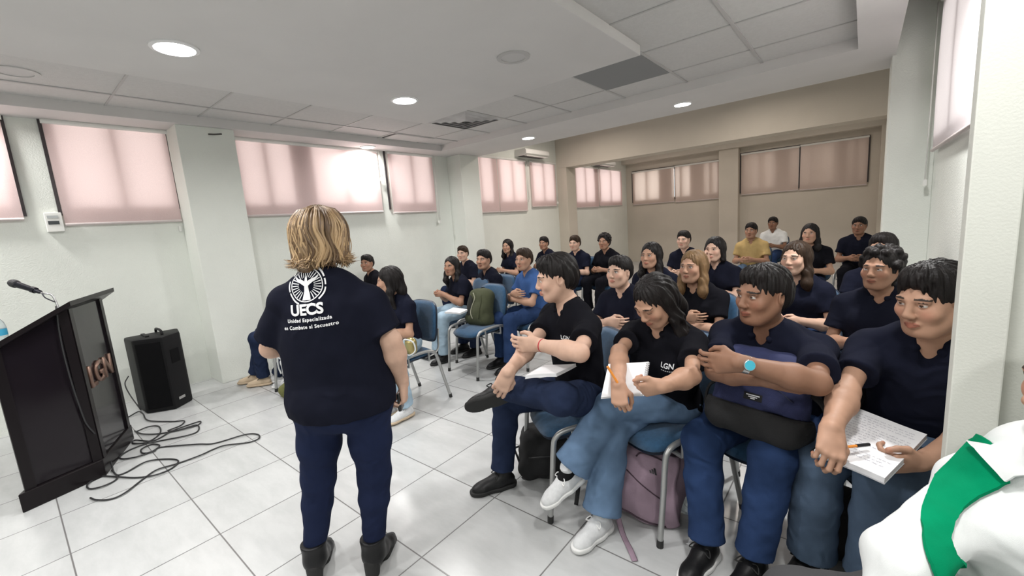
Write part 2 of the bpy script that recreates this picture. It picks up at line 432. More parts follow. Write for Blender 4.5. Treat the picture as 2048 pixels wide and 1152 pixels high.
for x, y, w in ((-4.3, 7.25, 'window side'), (-1.4, 7.25, 'middle of the room')): downlight(x, y, ZH, 'added unseen fill lamp on the high ceiling before the beam, '+w, .115, 'added fill lamps before the beam', 21.0, (1, .88, .78))  # added lamps, out of view, to brighten the bay and the beam face
for x, y, w in ((-4.3, 10.7, 'nearest the windows'), (-2.5, 10.7, 'middle one of three'), (-.8, 10.7, 'nearest the right wall')): downlight(x, y, ZH, 'added unseen fill lamp on the high ceiling beyond the beam, '+w, .115, 'added fill lamps beyond the beam', 8.5, (1, .86, .76))  # added lamps hidden by the beam, to lift the far end of the room
def ring(x, y, z, label, m1, m2):
    t = empty('ceiling_speaker', (x, y, z), 0, label, 'ceiling speaker')
    MB().lathe([(.125, 0), (.125, -.008), (.092, -.010), (.092, 0)], n=40).build('rim', m1, t, smooth='auto')
    MB().lathe([(0, -.006), (.092, -.004)], n=40).build('grille', m2, t, smooth=True)
ring(-2.066, 2.694, ZC, 'unlit round grey ring on the hanging ceiling panel', M_RINGD, M_LAMPOFF)
ring(-4.62, .31, ZT, 'faint round ring in the ceiling tiles at the left edge', M_TILE, M_LAMPOFF)
# air diffuser, dark tile, loose tile
M_GRILLE = mat('diffuser_metal', (.50, .49, .49), rough=.6, var=.25, vscale=3)
t = empty('ceiling_diffuser', (-3.865, 3.975, ZT), 0, 'square metal air diffuser in the ceiling tiles by the corner of the panel', 'air vent')
g = MB()
for k in range(4):
    r0, r1, z0, z1 = .335-.078*k, .300-.078*k, -.010-.004*k, -.003
    for q in range(4):
        Mq = Matrix.Rotation(q*PI/2, 4, 'Z')
        pr = [(r0, z1), (r1, z0-.010), (r1-.006, z0-.010), (r0-.012, z1)]
        ring_v = [[g.bm.verts.new(Mq @ Vector((x, s_*x, z))) for x, z in pr] for s_ in (-1, 1)]
        for a in range(4):
            b = (a+1) % 4; g.bm.faces.new((ring_v[0][a], ring_v[0][b], ring_v[1][b], ring_v[1][a]))
g.build('vanes', M_GRILLE, t)
MB().box((-.335, -.335, -.004), (.335, .335, -.001)).build('back_plate', mat('diffuser_dark', (.38, .38, .38), rough=.6), t)
o = MB().box((-2.12, 3.47, ZT-.012), (-1.466, 4.31, ZT+.002), .002).build('ceiling_panel', mat('dark_tile', (.24, .245, .25), rough=.7), origin=(-1.79, 3.89, ZT))
tag(o, 'dark grey square panel among the ceiling tiles beside the hanging panel corner', 'ceiling panel')
t = empty('ceiling_hatch', (-5.03, 4.02, ZT), 0, 'small dark-edged hatch in the ceiling tiles above the left windows', 'ceiling hatch')
MB().box((-.15, -.33, -.014), (.15, .33, -.004), .002).build('cover', M_TILE, t)
MB().box((-.17, -.35, -.006), (.17, .35, -.001)).build('edge', mat('hatch_shadow_gap', (.08, .08, .08)), t)

def split_ac(y, z, label):
    t = empty('air_conditioner', (XL, y, z), 0, label, 'air conditioner', 'wall air conditioners')
    prof = [(0, 0), (.24, 0), (.30, .03), (.30, .10), (.27, .13), (0, .13)]
    b = MB(); b.prism([(p[1], p[0]) for p in prof], -.42, .42, Matrix(((0, 1, 0, 0), (0, 0, 1, 0), (1, 0, 0, 0), (0, 0, 0, 1))), .006)
    b.build('housing', M_WHITEP, t, smooth='auto')
    MB().box((.05, -.38, -.006), (.25, .38, .002)).build('air_outlet', mat('outlet_dark', (.03, .028, .028), rough=.5), t)
    l = MB(); l.box((.22, -.38, -.014), (.285, .38, -.004)); l.build('louvre', M_WHITEP, t)
split_ac(7.62, 2.84, 'white air conditioner on the left wall above the windows before the beam')
split_ac(10.9, 2.82, 'white air conditioner high on the left wall beyond the beam')

# small fittings on the left wall
t = empty('wall_switch_box', (XL, .40, 1.80), 0, 'small white switch box with dark display under the left window corner', 'switch box')
MB().box((0, -.055, -.085), (.045, .055, .085), .005).build('housing', M_WHITEP, t)
MB().box((.044, -.04, -.02), (.048, .03, .012)).build('display', mat('display_dark', (.05, .055, .06), rough=.2), t)
MB().box((.044, -.04, .035), (.048, .03, .06)).build('label_plate', mat('plate_grey', (.45, .47, .47), rough=.4), t)
o = MB().tube(smooth_path([(-5.29, 1.62, 2.63), (-5.25, 1.66, 2.625), (-5.22, 1.72, 2.63)], 4), .008, 8).build('wall_hook', mat('hook_dark', (.05, .045, .04), rough=.5), smooth=True, origin=(-5.29, 1.62, 2.63))
tag(o, 'small dark hook near the top of the first pillar', 'hook')
o = MB().box((XL, 1.30, 1.66), (XL+.02, 1.325, 1.72), .003).build('cable_clip', M_WHITEP, origin=(XL, 1.31, 1.69)); tag(o, 'tiny white clip on the wall beside the first pillar', 'clip')
# white cable loop hanging beside the wide blind
# ================================================================== body engine
# Signed-distance shapes blended on a grid and meshed (surface nets), so every figure is one continuous skin.
def npv(v): return np.array([v[0], v[1], v[2]], np.float32)
def unit(v):
    v = np.asarray(v, float); return v/max(np.linalg.norm(v), 1e-9)

class SDF:
    def __init__(s): s.p = []
    def rc(s, a, b, ra, rb=None, k=.02, n=None, f=1.0, sub=False):
        """rounded cone from a to b, squashed by f along n"""
        s.p.append(('rc', npv(a), npv(b), ra, ra if rb is None else rb, k, None if n is None else npv(unit(n)), f, sub)); return s
    def fc(s, a, b, ra, rb=None, k=.02, n=None, f=1.0):
        s.p.append(('fc', npv(a), npv(b), ra, ra if rb is None else rb, k, None if n is None else npv(unit(n)), f, False)); return s
    def chain(s, pts, rs, k=.02, n=None, f=1.0):
        for i in range(len(pts)-1): s.rc(pts[i], pts[i+1], rs[i], rs[i+1], k, n, f)
        return s
    def ell(s, c, r, ax=None, k=.02, sub=False):
        s.p.append(('ell', npv(c), npv(r), np.eye(3, dtype=np.float32) if ax is None else np.array([unit(a) for a in ax], np.float32), 0, k, None, 1, sub)); return s
    def cut(s, c, n, k=.004):
        """remove everything on the n side of the plane through c"""
        s.p.append(('cut', npv(c), npv(unit(n)), 0, 0, k, None, 1, True)); return s
    def cutnear(s, c, n, rad, k=.004):
        s.p.append(('cutn', npv(c), npv(unit(n)), rad, 0, k, None, 1, True)); return s
    def bounds(s):
        lo, hi = np.full(3, 1e9), np.full(3, -1e9)
        for q in s.p:
            if q[8]: continue
            if q[0] in ('rc', 'fc'):
                r = max(q[3], q[4]) * max(1, q[7])
                lo = np.minimum(lo, np.minimum(q[1], q[2])-r); hi = np.maximum(hi, np.maximum(q[1], q[2])+r)
            else:
                e = np.abs(q[3].T) @ q[2]
                lo = np.minimum(lo, q[1]-e); hi = np.maximum(hi, q[1]+e)
        return lo, hi
    def mesh(s, vox, noise=None, clip=None, grow=0.0):
        lo, hi = s.bounds()
        if clip is not None: lo = np.maximum(lo, clip[0]); hi = np.minimum(hi, clip[1])
        lo = lo-2.5*vox-grow; hi = hi+2.5*vox+grow
        n = np.ceil((hi-lo)/vox).astype(int)+1
        D = np.full(n, 1.0, np.float32)
        ax = [(lo[i]+vox*np.arange(n[i])).astype(np.float32) for i in range(3)]
        for q in s.p:
            ty, k = q[0], q[5]
            if ty == 'cut':
                d = ((ax[0]-q[1][0])*q[2][0])[:, None, None] + ((ax[1]-q[1][1])*q[2][1])[None, :, None] + ((ax[2]-q[1][2])*q[2][2])[None, None, :]
                np.maximum(D, d, out=D); continue
            if ty in ('rc', 'fc'):
                r = max(q[3], q[4])*max(1, q[7]); bl, bh = np.minimum(q[1], q[2])-r, np.maximum(q[1], q[2])+r
            elif ty == 'cutn': bl, bh = q[1]-q[3], q[1]+q[3]
            else:
                e = np.abs(q[3].T) @ q[2]; bl, bh = q[1]-e, q[1]+e
            m = k+2.2*vox+grow if ty != 'cutn' else 0
            i0 = np.clip(np.floor((bl-m-lo)/vox).astype(int), 0, n); i1 = np.clip(np.ceil((bh+m-lo)/vox).astype(int)+1, 0, n)
            if np.any(i1 <= i0): continue
            sl = tuple(slice(i0[i], i1[i]) for i in range(3))
            X = ax[0][sl[0]][:, None, None]-q[1][0]; Y = ax[1][sl[1]][None, :, None]-q[1][1]; Z = ax[2][sl[2]][None, None, :]-q[1][2]
            if ty in ('rc', 'fc'):
                ba0 = q[2]-q[1]; X0, Y0, Z0 = X, Y, Z
                ba = q[2]-q[1]
                if q[6] is not None and q[7] != 1:
                    nn, f = q[6], q[7]; g = 1/f-1
                    qn = (X*nn[0]+Y*nn[1]+Z*nn[2])*g
                    X, Y, Z = X+qn*nn[0], Y+qn*nn[1], Z+qn*nn[2]
                    ba = ba+nn*(ba@nn)*g
                bb = max(float(ba@ba), 1e-10)
                t = np.clip((X*ba[0]+Y*ba[1]+Z*ba[2])/bb, 0, 1)
                d = np.sqrt((X-t*ba[0])**2+(Y-t*ba[1])**2+(Z-t*ba[2])**2) - (q[3]+(q[4]-q[3])*t)
                if q[6] is not None and q[7] < 1: d = d*(.5+.5*q[7])
                if ty == 'fc':
                    L0 = float(np.linalg.norm(ba0)); d = np.maximum(d, (X0*ba0[0]+Y0*ba0[1]+Z0*ba0[2])/L0-L0)
            elif ty == 'ell':
                A, r = q[3], q[2]
                u = [(X*A[i][0]+Y*A[i][1]+Z*A[i][2]) for i in range(3)]
                k0 = np.sqrt((u[0]/r[0])**2+(u[1]/r[1])**2+(u[2]/r[2])**2)
                k1 = np.sqrt((u[0]/r[0]**2)**2+(u[1]/r[1]**2)**2+(u[2]/r[2]**2)**2)+1e-6
                d = k0*(k0-1)/k1
            else:
                d = X*q[2][0]+Y*q[2][1]+Z*q[2][2]
                ins = (X**2+Y**2+Z**2) < q[3]**2
                D[sl] = np.where(ins, np.maximum(D[sl], d), D[sl]); continue
            a = D[sl]
            if q[8]:
                d = -d; h = np.maximum(k-np.abs(a-d), 0)/k; D[sl] = np.maximum(a, d)+h*h*k*.25
            else:
                h = np.maximum(k-np.abs(a-d), 0)/k; D[sl] = np.minimum(a, d)-h*h*k*.25
        if noise is not None:
            X, Y, Z = np.meshgrid(*ax, indexing='ij', sparse=True)
            D += noise(X, Y, Z).astype(np.float32)
        return surface_nets(D, lo, vox)

def surface_nets(D, lo, vox):
    ins = D < 0
    ins[0] = ins[-1] = False; ins[:, 0] = ins[:, -1] = False; ins[:, :, 0] = ins[:, :, -1] = False
    c = np.zeros(tuple(np.array(D.shape)-1), np.uint8)
    for i in (0, 1):
        for j in (0, 1):
            for k in (0, 1):
                c += ins[i:D.shape[0]-1+i, j:D.shape[1]-1+j, k:D.shape[2]-1+k]
    cells = np.argwhere((c > 0) & (c < 8))
    if len(cells) == 0: return np.zeros((0, 3)), np.zeros((0, 4), int)
    idx = np.full(c.shape, -1, np.int32); idx[tuple(cells.T)] = np.arange(len(cells))
    acc = np.zeros((len(cells), 3), np.float64); cnt = np.zeros(len(cells))
    Dc = np.where(ins, np.minimum(D, -1e-6), np.maximum(D, 1e-6))
    for ax in range(3):
        o1, o2 = [(1, 2), (0, 2), (0, 1)][ax]
        for p in (0, 1):
            for q in (0, 1):
                a = cells.copy(); a[:, o1] += p; a[:, o2] += q; b = a.copy(); b[:, ax] += 1
                va, vb = Dc[tuple(a.T)], Dc[tuple(b.T)]
                m = (va < 0) != (vb < 0)
                t = np.where(m, va/np.where(m, va-vb, 1), 0)
                pt = (a-cells).astype(np.float64); pt[:, ax] += t
                acc += pt*m[:, None]; cnt += m
    vs = lo + vox*(cells + acc/np.maximum(cnt, 1)[:, None])
    quads = []
    for ax in range(3):
        o1, o2 = [(1, 2), (2, 0), (0, 1)][ax]
        sl0 = [slice(None)]*3; sl1 = [slice(None)]*3
        sl0[ax] = slice(0, -1); sl1[ax] = slice(1, None)
        a, b = ins[tuple(sl0)], ins[tuple(sl1)]
        e = np.argwhere(a != b)
        e = e[(e[:, o1] > 0) & (e[:, o2] > 0) & (e[:, o1] < c.shape[o1]) & (e[:, o2] < c.shape[o2])]
        if len(e) == 0: continue
        fl = a[tuple(e.T)]
        def g(d1, d2):
            k = e.copy(); k[:, o1] -= d1; k[:, o2] -= d2
            return idx[tuple(k.T)]
        qd = np.stack([g(1, 1), g(0, 1), g(0, 0), g(1, 0)], 1)
        qd = np.where(fl[:, None], qd, qd[:, ::-1])
        quads.append(qd)
    return vs, np.concatenate(quads)

def relax(vs, qs, it=2, lam=.5):
    if len(vs) == 0: return vs
    e = np.concatenate([qs[:, [0, 1]], qs[:, [1, 2]], qs[:, [2, 3]], qs[:, [3, 0]]])
    for _ in range(it):
        acc = np.zeros_like(vs); n = np.bincount(e[:, 0], minlength=len(vs))+np.bincount(e[:, 1], minlength=len(vs))
        for d in range(3):
            acc[:, d] = np.bincount(e[:, 0], vs[e[:, 1], d], len(vs))+np.bincount(e[:, 1], vs[e[:, 0], d], len(vs))
        vs = vs*(1-lam)+lam*acc/np.maximum(n, 1)[:, None]
    return vs

def join(*parts):
    V_, Q_, o = [], [], 0
    for v, q in parts:
        V_.append(v); Q_.append(q+o); o += len(v)
    return np.concatenate(V_), np.concatenate(Q_)

def np_mesh(name, vs, qs, m, parent=None, col=None, origin=(0, 0, 0), label=None, extra=None):
    me = bpy.data.meshes.new(name)
    vs = (vs-np.array(origin)).astype(np.float32)
    me.vertices.add(len(vs)); me.vertices.foreach_set('co', vs.ravel())
    me.loops.add(len(qs)*4); me.loops.foreach_set('vertex_index', qs.astype(np.int32).ravel())
    me.polygons.add(len(qs)); me.polygons.foreach_set('loop_start', np.arange(0, len(qs)*4, 4, dtype=np.int32))
    me.update(calc_edges=True)
    me.polygons.foreach_set('use_smooth', np.ones(len(qs), bool))
    for mm in (m if isinstance(m, (list, tuple)) else [m]): me.materials.append(mm)
    if col is not None:
        ca = me.color_attributes.new('Col', 'FLOAT_COLOR', 'POINT')
        c4 = np.ones((len(vs), 4), np.float32); c4[:, :3] = col
        ca.data.foreach_set('color', c4.ravel())
    o = bpy.data.objects.new(name, me); link(o, parent)
    o.location = origin if parent is None else (0, 0, 0)
    return tag(o, label)

# ------------------------------------------------------------------ cloth folds
def folds(amp, sx, sy, sz, ph=0.0, amp2=0.0):
    def fn(X, Y, Z):
        u = X*sx*.8+Y*sy*.5+Z*sz*.35+ph+1.6*np.sin(Y*sy*.31+Z*sz*.42+ph)+.9*np.sin(X*sx*.37-Z*sz*.33)
        v = Y*sy*.6-X*sx*.3+Z*sz*.9+ph*2+1.5*np.sin(X*sx*.4+ph)+.8*np.sin(Z*sz*.5+Y*sy*.2)
        env = .5+.5*np.sin(X*sx*.28+Y*sy*.22+Z*sz*.25+ph*1.7)
        r = amp*(1-2*np.abs(np.sin(u*.5))**.7)*env+amp*.7*(1-2*np.abs(np.sin(v*.5))**.7)*(1-env)
        if amp2: r = r+amp2*np.sin(X*sx*2.3+ph)*np.sin(Y*sy*2.1+1)*np.sin(Z*sz*2.6+ph*3)
        return r
    return fn

# ------------------------------------------------------------------ head
def head_sdf(c, hf, hu, s=1.0, fem=False, full=1.0):
    """head centred between the ears; hf forward, hu up"""
    hf, hu = unit(hf), unit(hu); hu = unit(hu-hf*(hu@hf)); hr = np.cross(hf, hu)   # hr: person's right
    c = np.asarray(c, float)
    P = lambda r, f, u: c+(hr*r+hf*f+hu*u)*s
    A = [hr, hf, hu]; q = SDF()
    q.ell(P(0, -.008, .038), np.array([.073, .092, .082])*s, A, .02)
    q.ell(P(0, .03, -.012), np.array([.064*full, .062, .085])*s, A, .03)
    jw = (.050 if fem else .056)*full
    q.ell(P(0, .035, -.068), np.array([jw, .045, .042])*s, A, .03)
    q.ell(P(0, .066, -.092), np.array([.024, .020, .018])*s, A, .022)
    for sx in (-1, 1):
        q.rc(P(sx*.058*full, -.002, -.035), P(sx*.03, .055, -.09), .018*s, .014*s, .03)
        q.ell(P(sx*.044*full, .066, -.022), np.array([.020, .016, .018])*s, A, .03)       # cheek
        q.ell(P(sx*.031, .098, .012), np.array([.020, .013, .012])*s, A, .014, sub=True)  # socket
        q.ell(P(sx*.031, .080, .009), np.array([.0135, .0135, .0125])*s, A, .004)         # eyeball
        q.rc(P(sx*.016, .092, .026), P(sx*.046, .083, .025), .0075*s, .006*s, .014)       # brow
        q.rc(P(sx*.018, .0895, .018), P(sx*.045, .0815, .016), .0042*s, .004*s, .005)     # upper lid
        # ear
        q.ell(P(sx*.076, -.008, .0), np.array([.009, .021, .031])*s, [hr*.93+hf*-.35*sx, hf, hu], .008)
        q.ell(P(sx*.083, -.004, .003), np.array([.008, .010, .016])*s, A, .006, sub=True)
        q.ell(P(sx*.011, .100, -.031), np.array([.009, .009, .007])*s, A, .008)           # nostril wing
    q.rc(P(0, .090, .018), P(0, .109, -.024), .0085*s, .0105*s, .016)
    q.rc(P(-.019, .0865, -.0575), P(0, .096, -.0545), .0045*s, .006*s, .009); q.rc(P(.019, .0865, -.0575), P(0, .096, -.0545), .0045*s, .006*s, .009)
    q.rc(P(-.016, .0865, -.064), P(0, .094, -.066), .0045*s, .0068*s, .008); q.rc(P(.016, .0865, -.064), P(0, .094, -.066), .0045*s, .0068*s, .008)
    return q, P, (hr, hf, hu)

def head_colors(vs, P, ax, s, tone, lip, brow, iris=(.05, .025, .015), closed=False):
    hr, hf, hu = ax; c = P(0, 0, 0)
    L = np.stack([(vs-c)@hr, (vs-c)@hf, (vs-c)@hu], 1)/s
    col = np.tile(np.array(tone, np.float32), (len(vs), 1))
    ch = np.exp(-(((np.abs(L[:, 0])-.042)/.018)**2+((L[:, 2]+.022)/.018)**2))*(L[:, 1] > .03)
    col *= 1+ch[:, None]*np.array([.12, -.03, -.02])
    t = np.abs(L[:, 0])
    m = (t < .024) & (np.abs(L[:, 2]+.060) < .0095*(1-(t/.026)**2)+.001) & (L[:, 1] > .07); col[m] = lip
    m = m & (np.abs(L[:, 2]+.0605) < .0013); col[m] = np.array(lip)*.45
    yb = .0285-.10*np.maximum(t-.034, 0)
    m = (t > .014) & (t < .052) & (np.abs(L[:, 2]-yb) < .0042*(1-.5*np.abs(t-.03)/.022)) & (L[:, 1] > .06); col[m] = brow
    e = np.sqrt((t-.031)**2+(L[:, 1]-.080)**2+(L[:, 2]-.009)**2)
    if closed:
        m = (e < .017) & (np.abs(L[:, 2]-.003) < .0018) & (t < .044) & (t > .019); col[m] = brow
    else:
        m = (e < .0142) & (L[:, 2] < .0155) & (L[:, 2] > .0025) & (L[:, 1] > .084) & (t < .0435) & (t > .0195); col[m] = (.62, .58, .55)
        d = np.sqrt((t-.0305)**2+(L[:, 2]-.009)**2)
        col[m & (d < .0058)] = iris
        m = (e < .019) & (np.abs(L[:, 2]-.0175) < .0022) & (t < .046) & (t > .017) & (L[:, 1] > .078); col[m] = brow
    return col

# ------------------------------------------------------------------ hand
def hand_sdf(q, w, d, n, side, curl=(.5, .55, .6, .65), s=1.0, thumb=(.55, .35), spread=.10):
    """w wrist, d finger direction, n palm normal (out of the palm), side: unit vector towards the thumb"""
    d, n = unit(d), unit(np.asarray(n, float)-unit(d)*(np.asarray(n, float)@unit(d))); sd = np.cross(d, n)
    if sd@np.asarray(side) < 0: sd = -sd
    w = np.asarray(w, float)
    kn = [(.030, .088), (.010, .092), (-.010, .088), (-.028, .080)]
    ln = [(.040, .024, .021), (.044, .028, .022), (.041, .026, .021), (.032, .019, .019)]
    rr = [.0090, .0092, .0087, .0078]
    tips = []
    for i in range(4):
        K = w+(sd*kn[i][0]+d*kn[i][1])*s
        q.rc(w+(sd*kn[i][0]*.62+d*.008)*s, K, .0155*s, .0115*s, .012, n, .9)
        dd = unit(d+sd*spread*(1.5-i)*.5); p = K; c = curl[i]; ang = 0
        for j, l in enumerate(ln[i]):
            ang += c*(1.0, 1.15, .75)[j]
            v = dd*math.cos(ang)+n*math.sin(ang)
            e = p+v*l*s
            q.rc(p, e, rr[i]*s*(1-.07*j), rr[i]*s*(.93-.09*j), .0035); p = e
        tips.append(p)
    q.rc(w-d*.012*s, w+d*.045*s, .026*s, .031*s, .012, n, .58)
    b = w+(sd*.020+d*.022+n*.006)*s
    m1 = b+unit(d*.75+sd*.75+n*thumb[1])*.042*s
    m2 = m1+unit(d*(1-.3*thumb[0])+sd*(.25-.5*thumb[0])+n*thumb[1]*1.0)*.034*s
    m3 = m2+unit(d*(1-.3*thumb[0])-sd*(.1+.7*thumb[0])+n*thumb[1]*1.2)*.027*s
    q.rc(b, m1, .0165*s, .0125*s, .012); q.rc(m1, m2, .0118*s, .0102*s, .004); q.rc(m2, m3, .0102*s, .0085*s, .003)
    return q, tips+[m3]

# ------------------------------------------------------------------ materials for people
def skin_mat(): return mat('skin', (1, 1, 1), rough=.55, spec=.35, bump=.06, bscale=600, vcol='Col', var=.05, vscale=30)
def cloth_mat(name, col, rough=.95, sheen=.0): return mat(name, col, rough=rough, spec=.08, sheen=sheen, bump=.18, bscale=900, var=.12, vscale=9, wr=.8, wscale=8)
def denim_mat(name, col, var=.22): return mat(name, col, rough=.95, spec=.1, bump=.25, bscale=700, var=var, vscale=7, wr=.9, wscale=9)

def body_axes(a, b): return unit(np.asarray(b, float)-np.asarray(a, float))

def torso_sdf(J, s, fat=1.0, inflate=0.0, fem=False, chest=1.0, arms=True, k=.05):
    """trunk, shoulders and upper arms around the joints J"""
    g = {k_: np.asarray(v, float) for k_, v in J.items()}
    up = unit(g['nek']-g['pel']); r = unit(g['shR']-g['shL']); r = unit(r-up*(r@up)); f = np.cross(up, r)
    q = SDF(); i = inflate
    h = np.linalg.norm(g['nek']-g['pel'])
    pel, nek = g['pel'], g['nek']
    hr_ = unit(g['hipR']-g['hipL']); hf_ = np.cross(up, hr_)
    P = lambda a, b, c: pel+r*a*s+f*b*s+up*c*h
    q.ell(pel+up*.03*s, np.array([.158*fat+i, .115*fat+i, .11+i])*1.0*np.array([s, s, s]), [hr_, hf_, up], k)
    q.ell(P(0, .012*fat, .28), np.array([.140*fat*s+i, .105*fat*s+i, .15*s+i]), [r, f, up], k)
    q.ell(P(0, .0, .52), np.array([.142*fat**.7*s+i, .103*fat**.6*s+i, .15*s+i]), [r, f, up], k)
    q.ell(P(0, -.005, .74), np.array([.152*chest*s+i, .100*chest*s+i, .125*s+i]), [r, f, up], k)
    q.rc(g['shL']+r*.01*s-up*.030*s, g['shR']-r*.01*s-up*.030*s, .044*s+i, .044*s+i, k, f, 1.1)
    for S_ in 'LR': q.rc(P(0, -.012, 1.02), g['nek']+(g['sh'+S_]-g['nek'])*.62-up*.005*s, .046*s+i*.5, .038*s+i*.6, .04)
    q.rc(P(-.06, -.01, .97), P(.06, -.01, .97), .045*s+i, .045*s+i, k)
    if fem:
        for sx in (-1, 1): q.ell(P(sx*.072*chest, .083*chest, .66), np.array([.062, .05, .060])*s*chest+i, [r, f, up], .04)
    if arms:
        for S_ in 'LR':
            q.rc(g['sh'+S_]-up*.030*s, g['el'+S_], .050*s*fat**.4+i, .041*s*fat**.4+i, .035)
    return q, (r, f, up, P)

def arm_lower(q, J, S_, s, fat=1.0, i=0.0):
    el, wr = np.asarray(J['el'+S_], float), np.asarray(J['wr'+S_], float)
    d = unit(wr-el); L = np.linalg.norm(wr-el)
    q.rc(el, el+d*L*.32, .041*s*fat**.4+i, .043*s*fat**.4+i, .02)
    q.rc(el+d*L*.32, wr-d*.02, .043*s*fat**.4+i, .0285*s+i, .02)
    q.rc(wr-d*.02, wr+d*.01, .0285*s+i, .0265*s+i, .012)
    return q

def leg_sdf(q, J, S_, s, th=.088, kn=.062, cf=.062, an=.045, seat=False, stop=None, k=.03):
    hp, kne, an_ = (np.asarray(J[x+S_], float) for x in ('hip', 'kn', 'an'))
    d = unit(kne-hp); e = unit(an_-kne)
    back = unit(-d+e*(d@e)) if abs(d@e) < .95 else unit(-np.asarray(J['fwd'], float))
    q.rc(hp, hp+(kne-hp)*.5, th*s, (th*.55+kn*.45)*s, k)
    q.rc(hp+(kne-hp)*.5, kne, (th*.55+kn*.45)*s, kn*s, k)
    m = kne+(an_-kne)*.33+back*.012*s
    q.rc(kne, m, kn*s, cf*s, k); q.rc(m, an_ if stop is None else an_+e*stop, cf*s, an*s, k)
    return q
# ================================================================== people
SKIN = skin_mat()
M_NAVY = cloth_mat('navy_knit', (.0085, .0095, .018)); M_BLACK = cloth_mat('black_knit', (.007, .007, .010)); M_NAVY2 = cloth_mat('navy_polo', (.0095, .011, .022))
M_BLUE = cloth_mat('blue_knit', (.045, .10, .26)); M_WHITE = cloth_mat('white_cotton', (.74, .76, .76)); M_YEL = cloth_mat('mustard_knit', (.45, .32, .14))
M_DEN = denim_mat('dark_denim', (.018, .027, .060)); M_DENM = denim_mat('mid_denim', (.021, .042, .108)); M_DENL = denim_mat('light_denim', (.12, .19, .30)); M_DENP = denim_mat('pale_denim', (.36, .48, .58))
M_DENW = denim_mat('fitted_denim', (.013, .019, .050), .12); M_DENG = denim_mat('greyblue_denim', (.085, .125, .19))
M_LEATH = mat('black_leather', (.007, .007, .008), rough=.42, spec=.3, bump=.08, bscale=300)
M_SOLEB = mat('black_rubber', (.012, .012, .012), rough=.7)
M_SNEAK = mat('white_mesh', (.66, .67, .68), rough=.75, bump=.25, bscale=500, var=.06, vscale=60); M_SOLEW = mat('white_rubber', (.76, .76, .75), rough=.5)
M_BEIGE = mat('beige_suede', (.56, .44, .31), rough=.9, var=.08); M_SOCK = cloth_mat('black_sock', (.012, .012, .013))
M_LACEW = mat('white_lace', (.80, .80, .79), rough=.8); M_LACEB = mat('black_lace', (.012, .012, .012), rough=.8)
M_PRINT = mat('white_print', (.78, .78, .80), rough=.7)
def hair_mat(name, col, var=.35): return mat(name, col, rough=.5, spec=.22, var=var, vscale=26, bump=.3, bscale=120, stretch=(1, 1, .18))
M_HBLK = hair_mat('black_hair', (.010, .008, .008)); M_HBRN = hair_mat('brown_hair', (.030, .017, .010)); M_HDBL = hair_mat('dark_blond_hair', (.16, .095, .045))
TONES = {'fair': (.56, .36, .27), 'mid': (.43, .25, .17), 'tan': (.34, .185, .12), 'dark': (.25, .13, .082)}

def T(v): return tuple(float(x) for x in v)

def shoe(parent, an, toe, s, m, msole, vox=.006, lace=None, boot=False, high=.05, down=(0, 0, -1)):
    """an: ankle joint, toe: unit direction of the foot; sole under it along down"""
    an = np.asarray(an, float); t = unit(toe); dn = np.asarray(down, float); dn = unit(dn-t*(dn@t)); side = np.cross(t, dn)
    P = lambda a, b, c: an+(t*a+side*b-dn*c)*s
    z0 = -.088                                       # ground below the ankle joint
    q = SDF()
    q.rc(P(-.035, 0, -.045), P(.03, 0, -.040), .036*s, .040*s, .02)
    q.rc(P(.03, 0, -.045), P(.135, .004, -.062), .040*s, .032*s, .02, side, 1.12)
    q.rc(P(.125, .004, -.062), P(.160, .006, -.064), .036*s, .028*s, .02, side, 1.15)
    q.rc(P(.015, 0, -.02), P(.09, 0, -.042), .034*s, .026*s, .02)
    q.fc(P(-.012, 0, -.03), P(-.012, 0, high-.005 if not boot else .13), .038*s, (.036 if not boot else .047)*s, .015)
    q.cut(P(0, 0, z0+.016), dn, .004)
    v, f = q.mesh(vox); v = relax(v, f, 2)
    o = np_mesh('shoe', v, f, m, parent)
    q2 = SDF()
    q2.rc(P(-.038, 0, -.07), P(.03, 0, -.07), .042*s, .044*s, .01); q2.rc(P(.03, 0, -.07), P(.14, .004, -.07), .044*s, .044*s, .02); q2.rc(P(.13, .004, -.07), P(.165, .006, -.07), .044*s, .034*s, .02)
    q2.cut(P(0, 0, z0+.026), -dn, .004); q2.cut(P(0, 0, z0), dn, .004)
    v, f = q2.mesh(vox); v = relax(v, f, 1)
    np_mesh('sole', v, f, msole, o)
    if lace is not None:
        lb = MB()
        for k in range(5):
            a = .045+.021*k; h = -.008-.0115*k
            w = .024
            lb.tube([P(a, -w, h-.008), P(a+.006, 0, h+.006), P(a+.012, w, h-.008)], .0032*s, 6)
            lb.tube([P(a, w, h-.008), P(a+.006, 0, h+.007), P(a+.012, -w, h-.008)], .0032*s, 6)
        lb.tube(smooth_path([P(.045, 0, .0), P(.035, .03, .008), P(.055, .045, -.01), P(.048, .012, .0)], 5), .0028*s, 6)
        lb.tube(smooth_path([P(.045, 0, .0), P(.035, -.03, .008), P(.055, -.045, -.01), P(.048, -.012, .0)], 5), .0028*s, 6)
        lb.build('laces', lace, o, smooth=True)
    return o

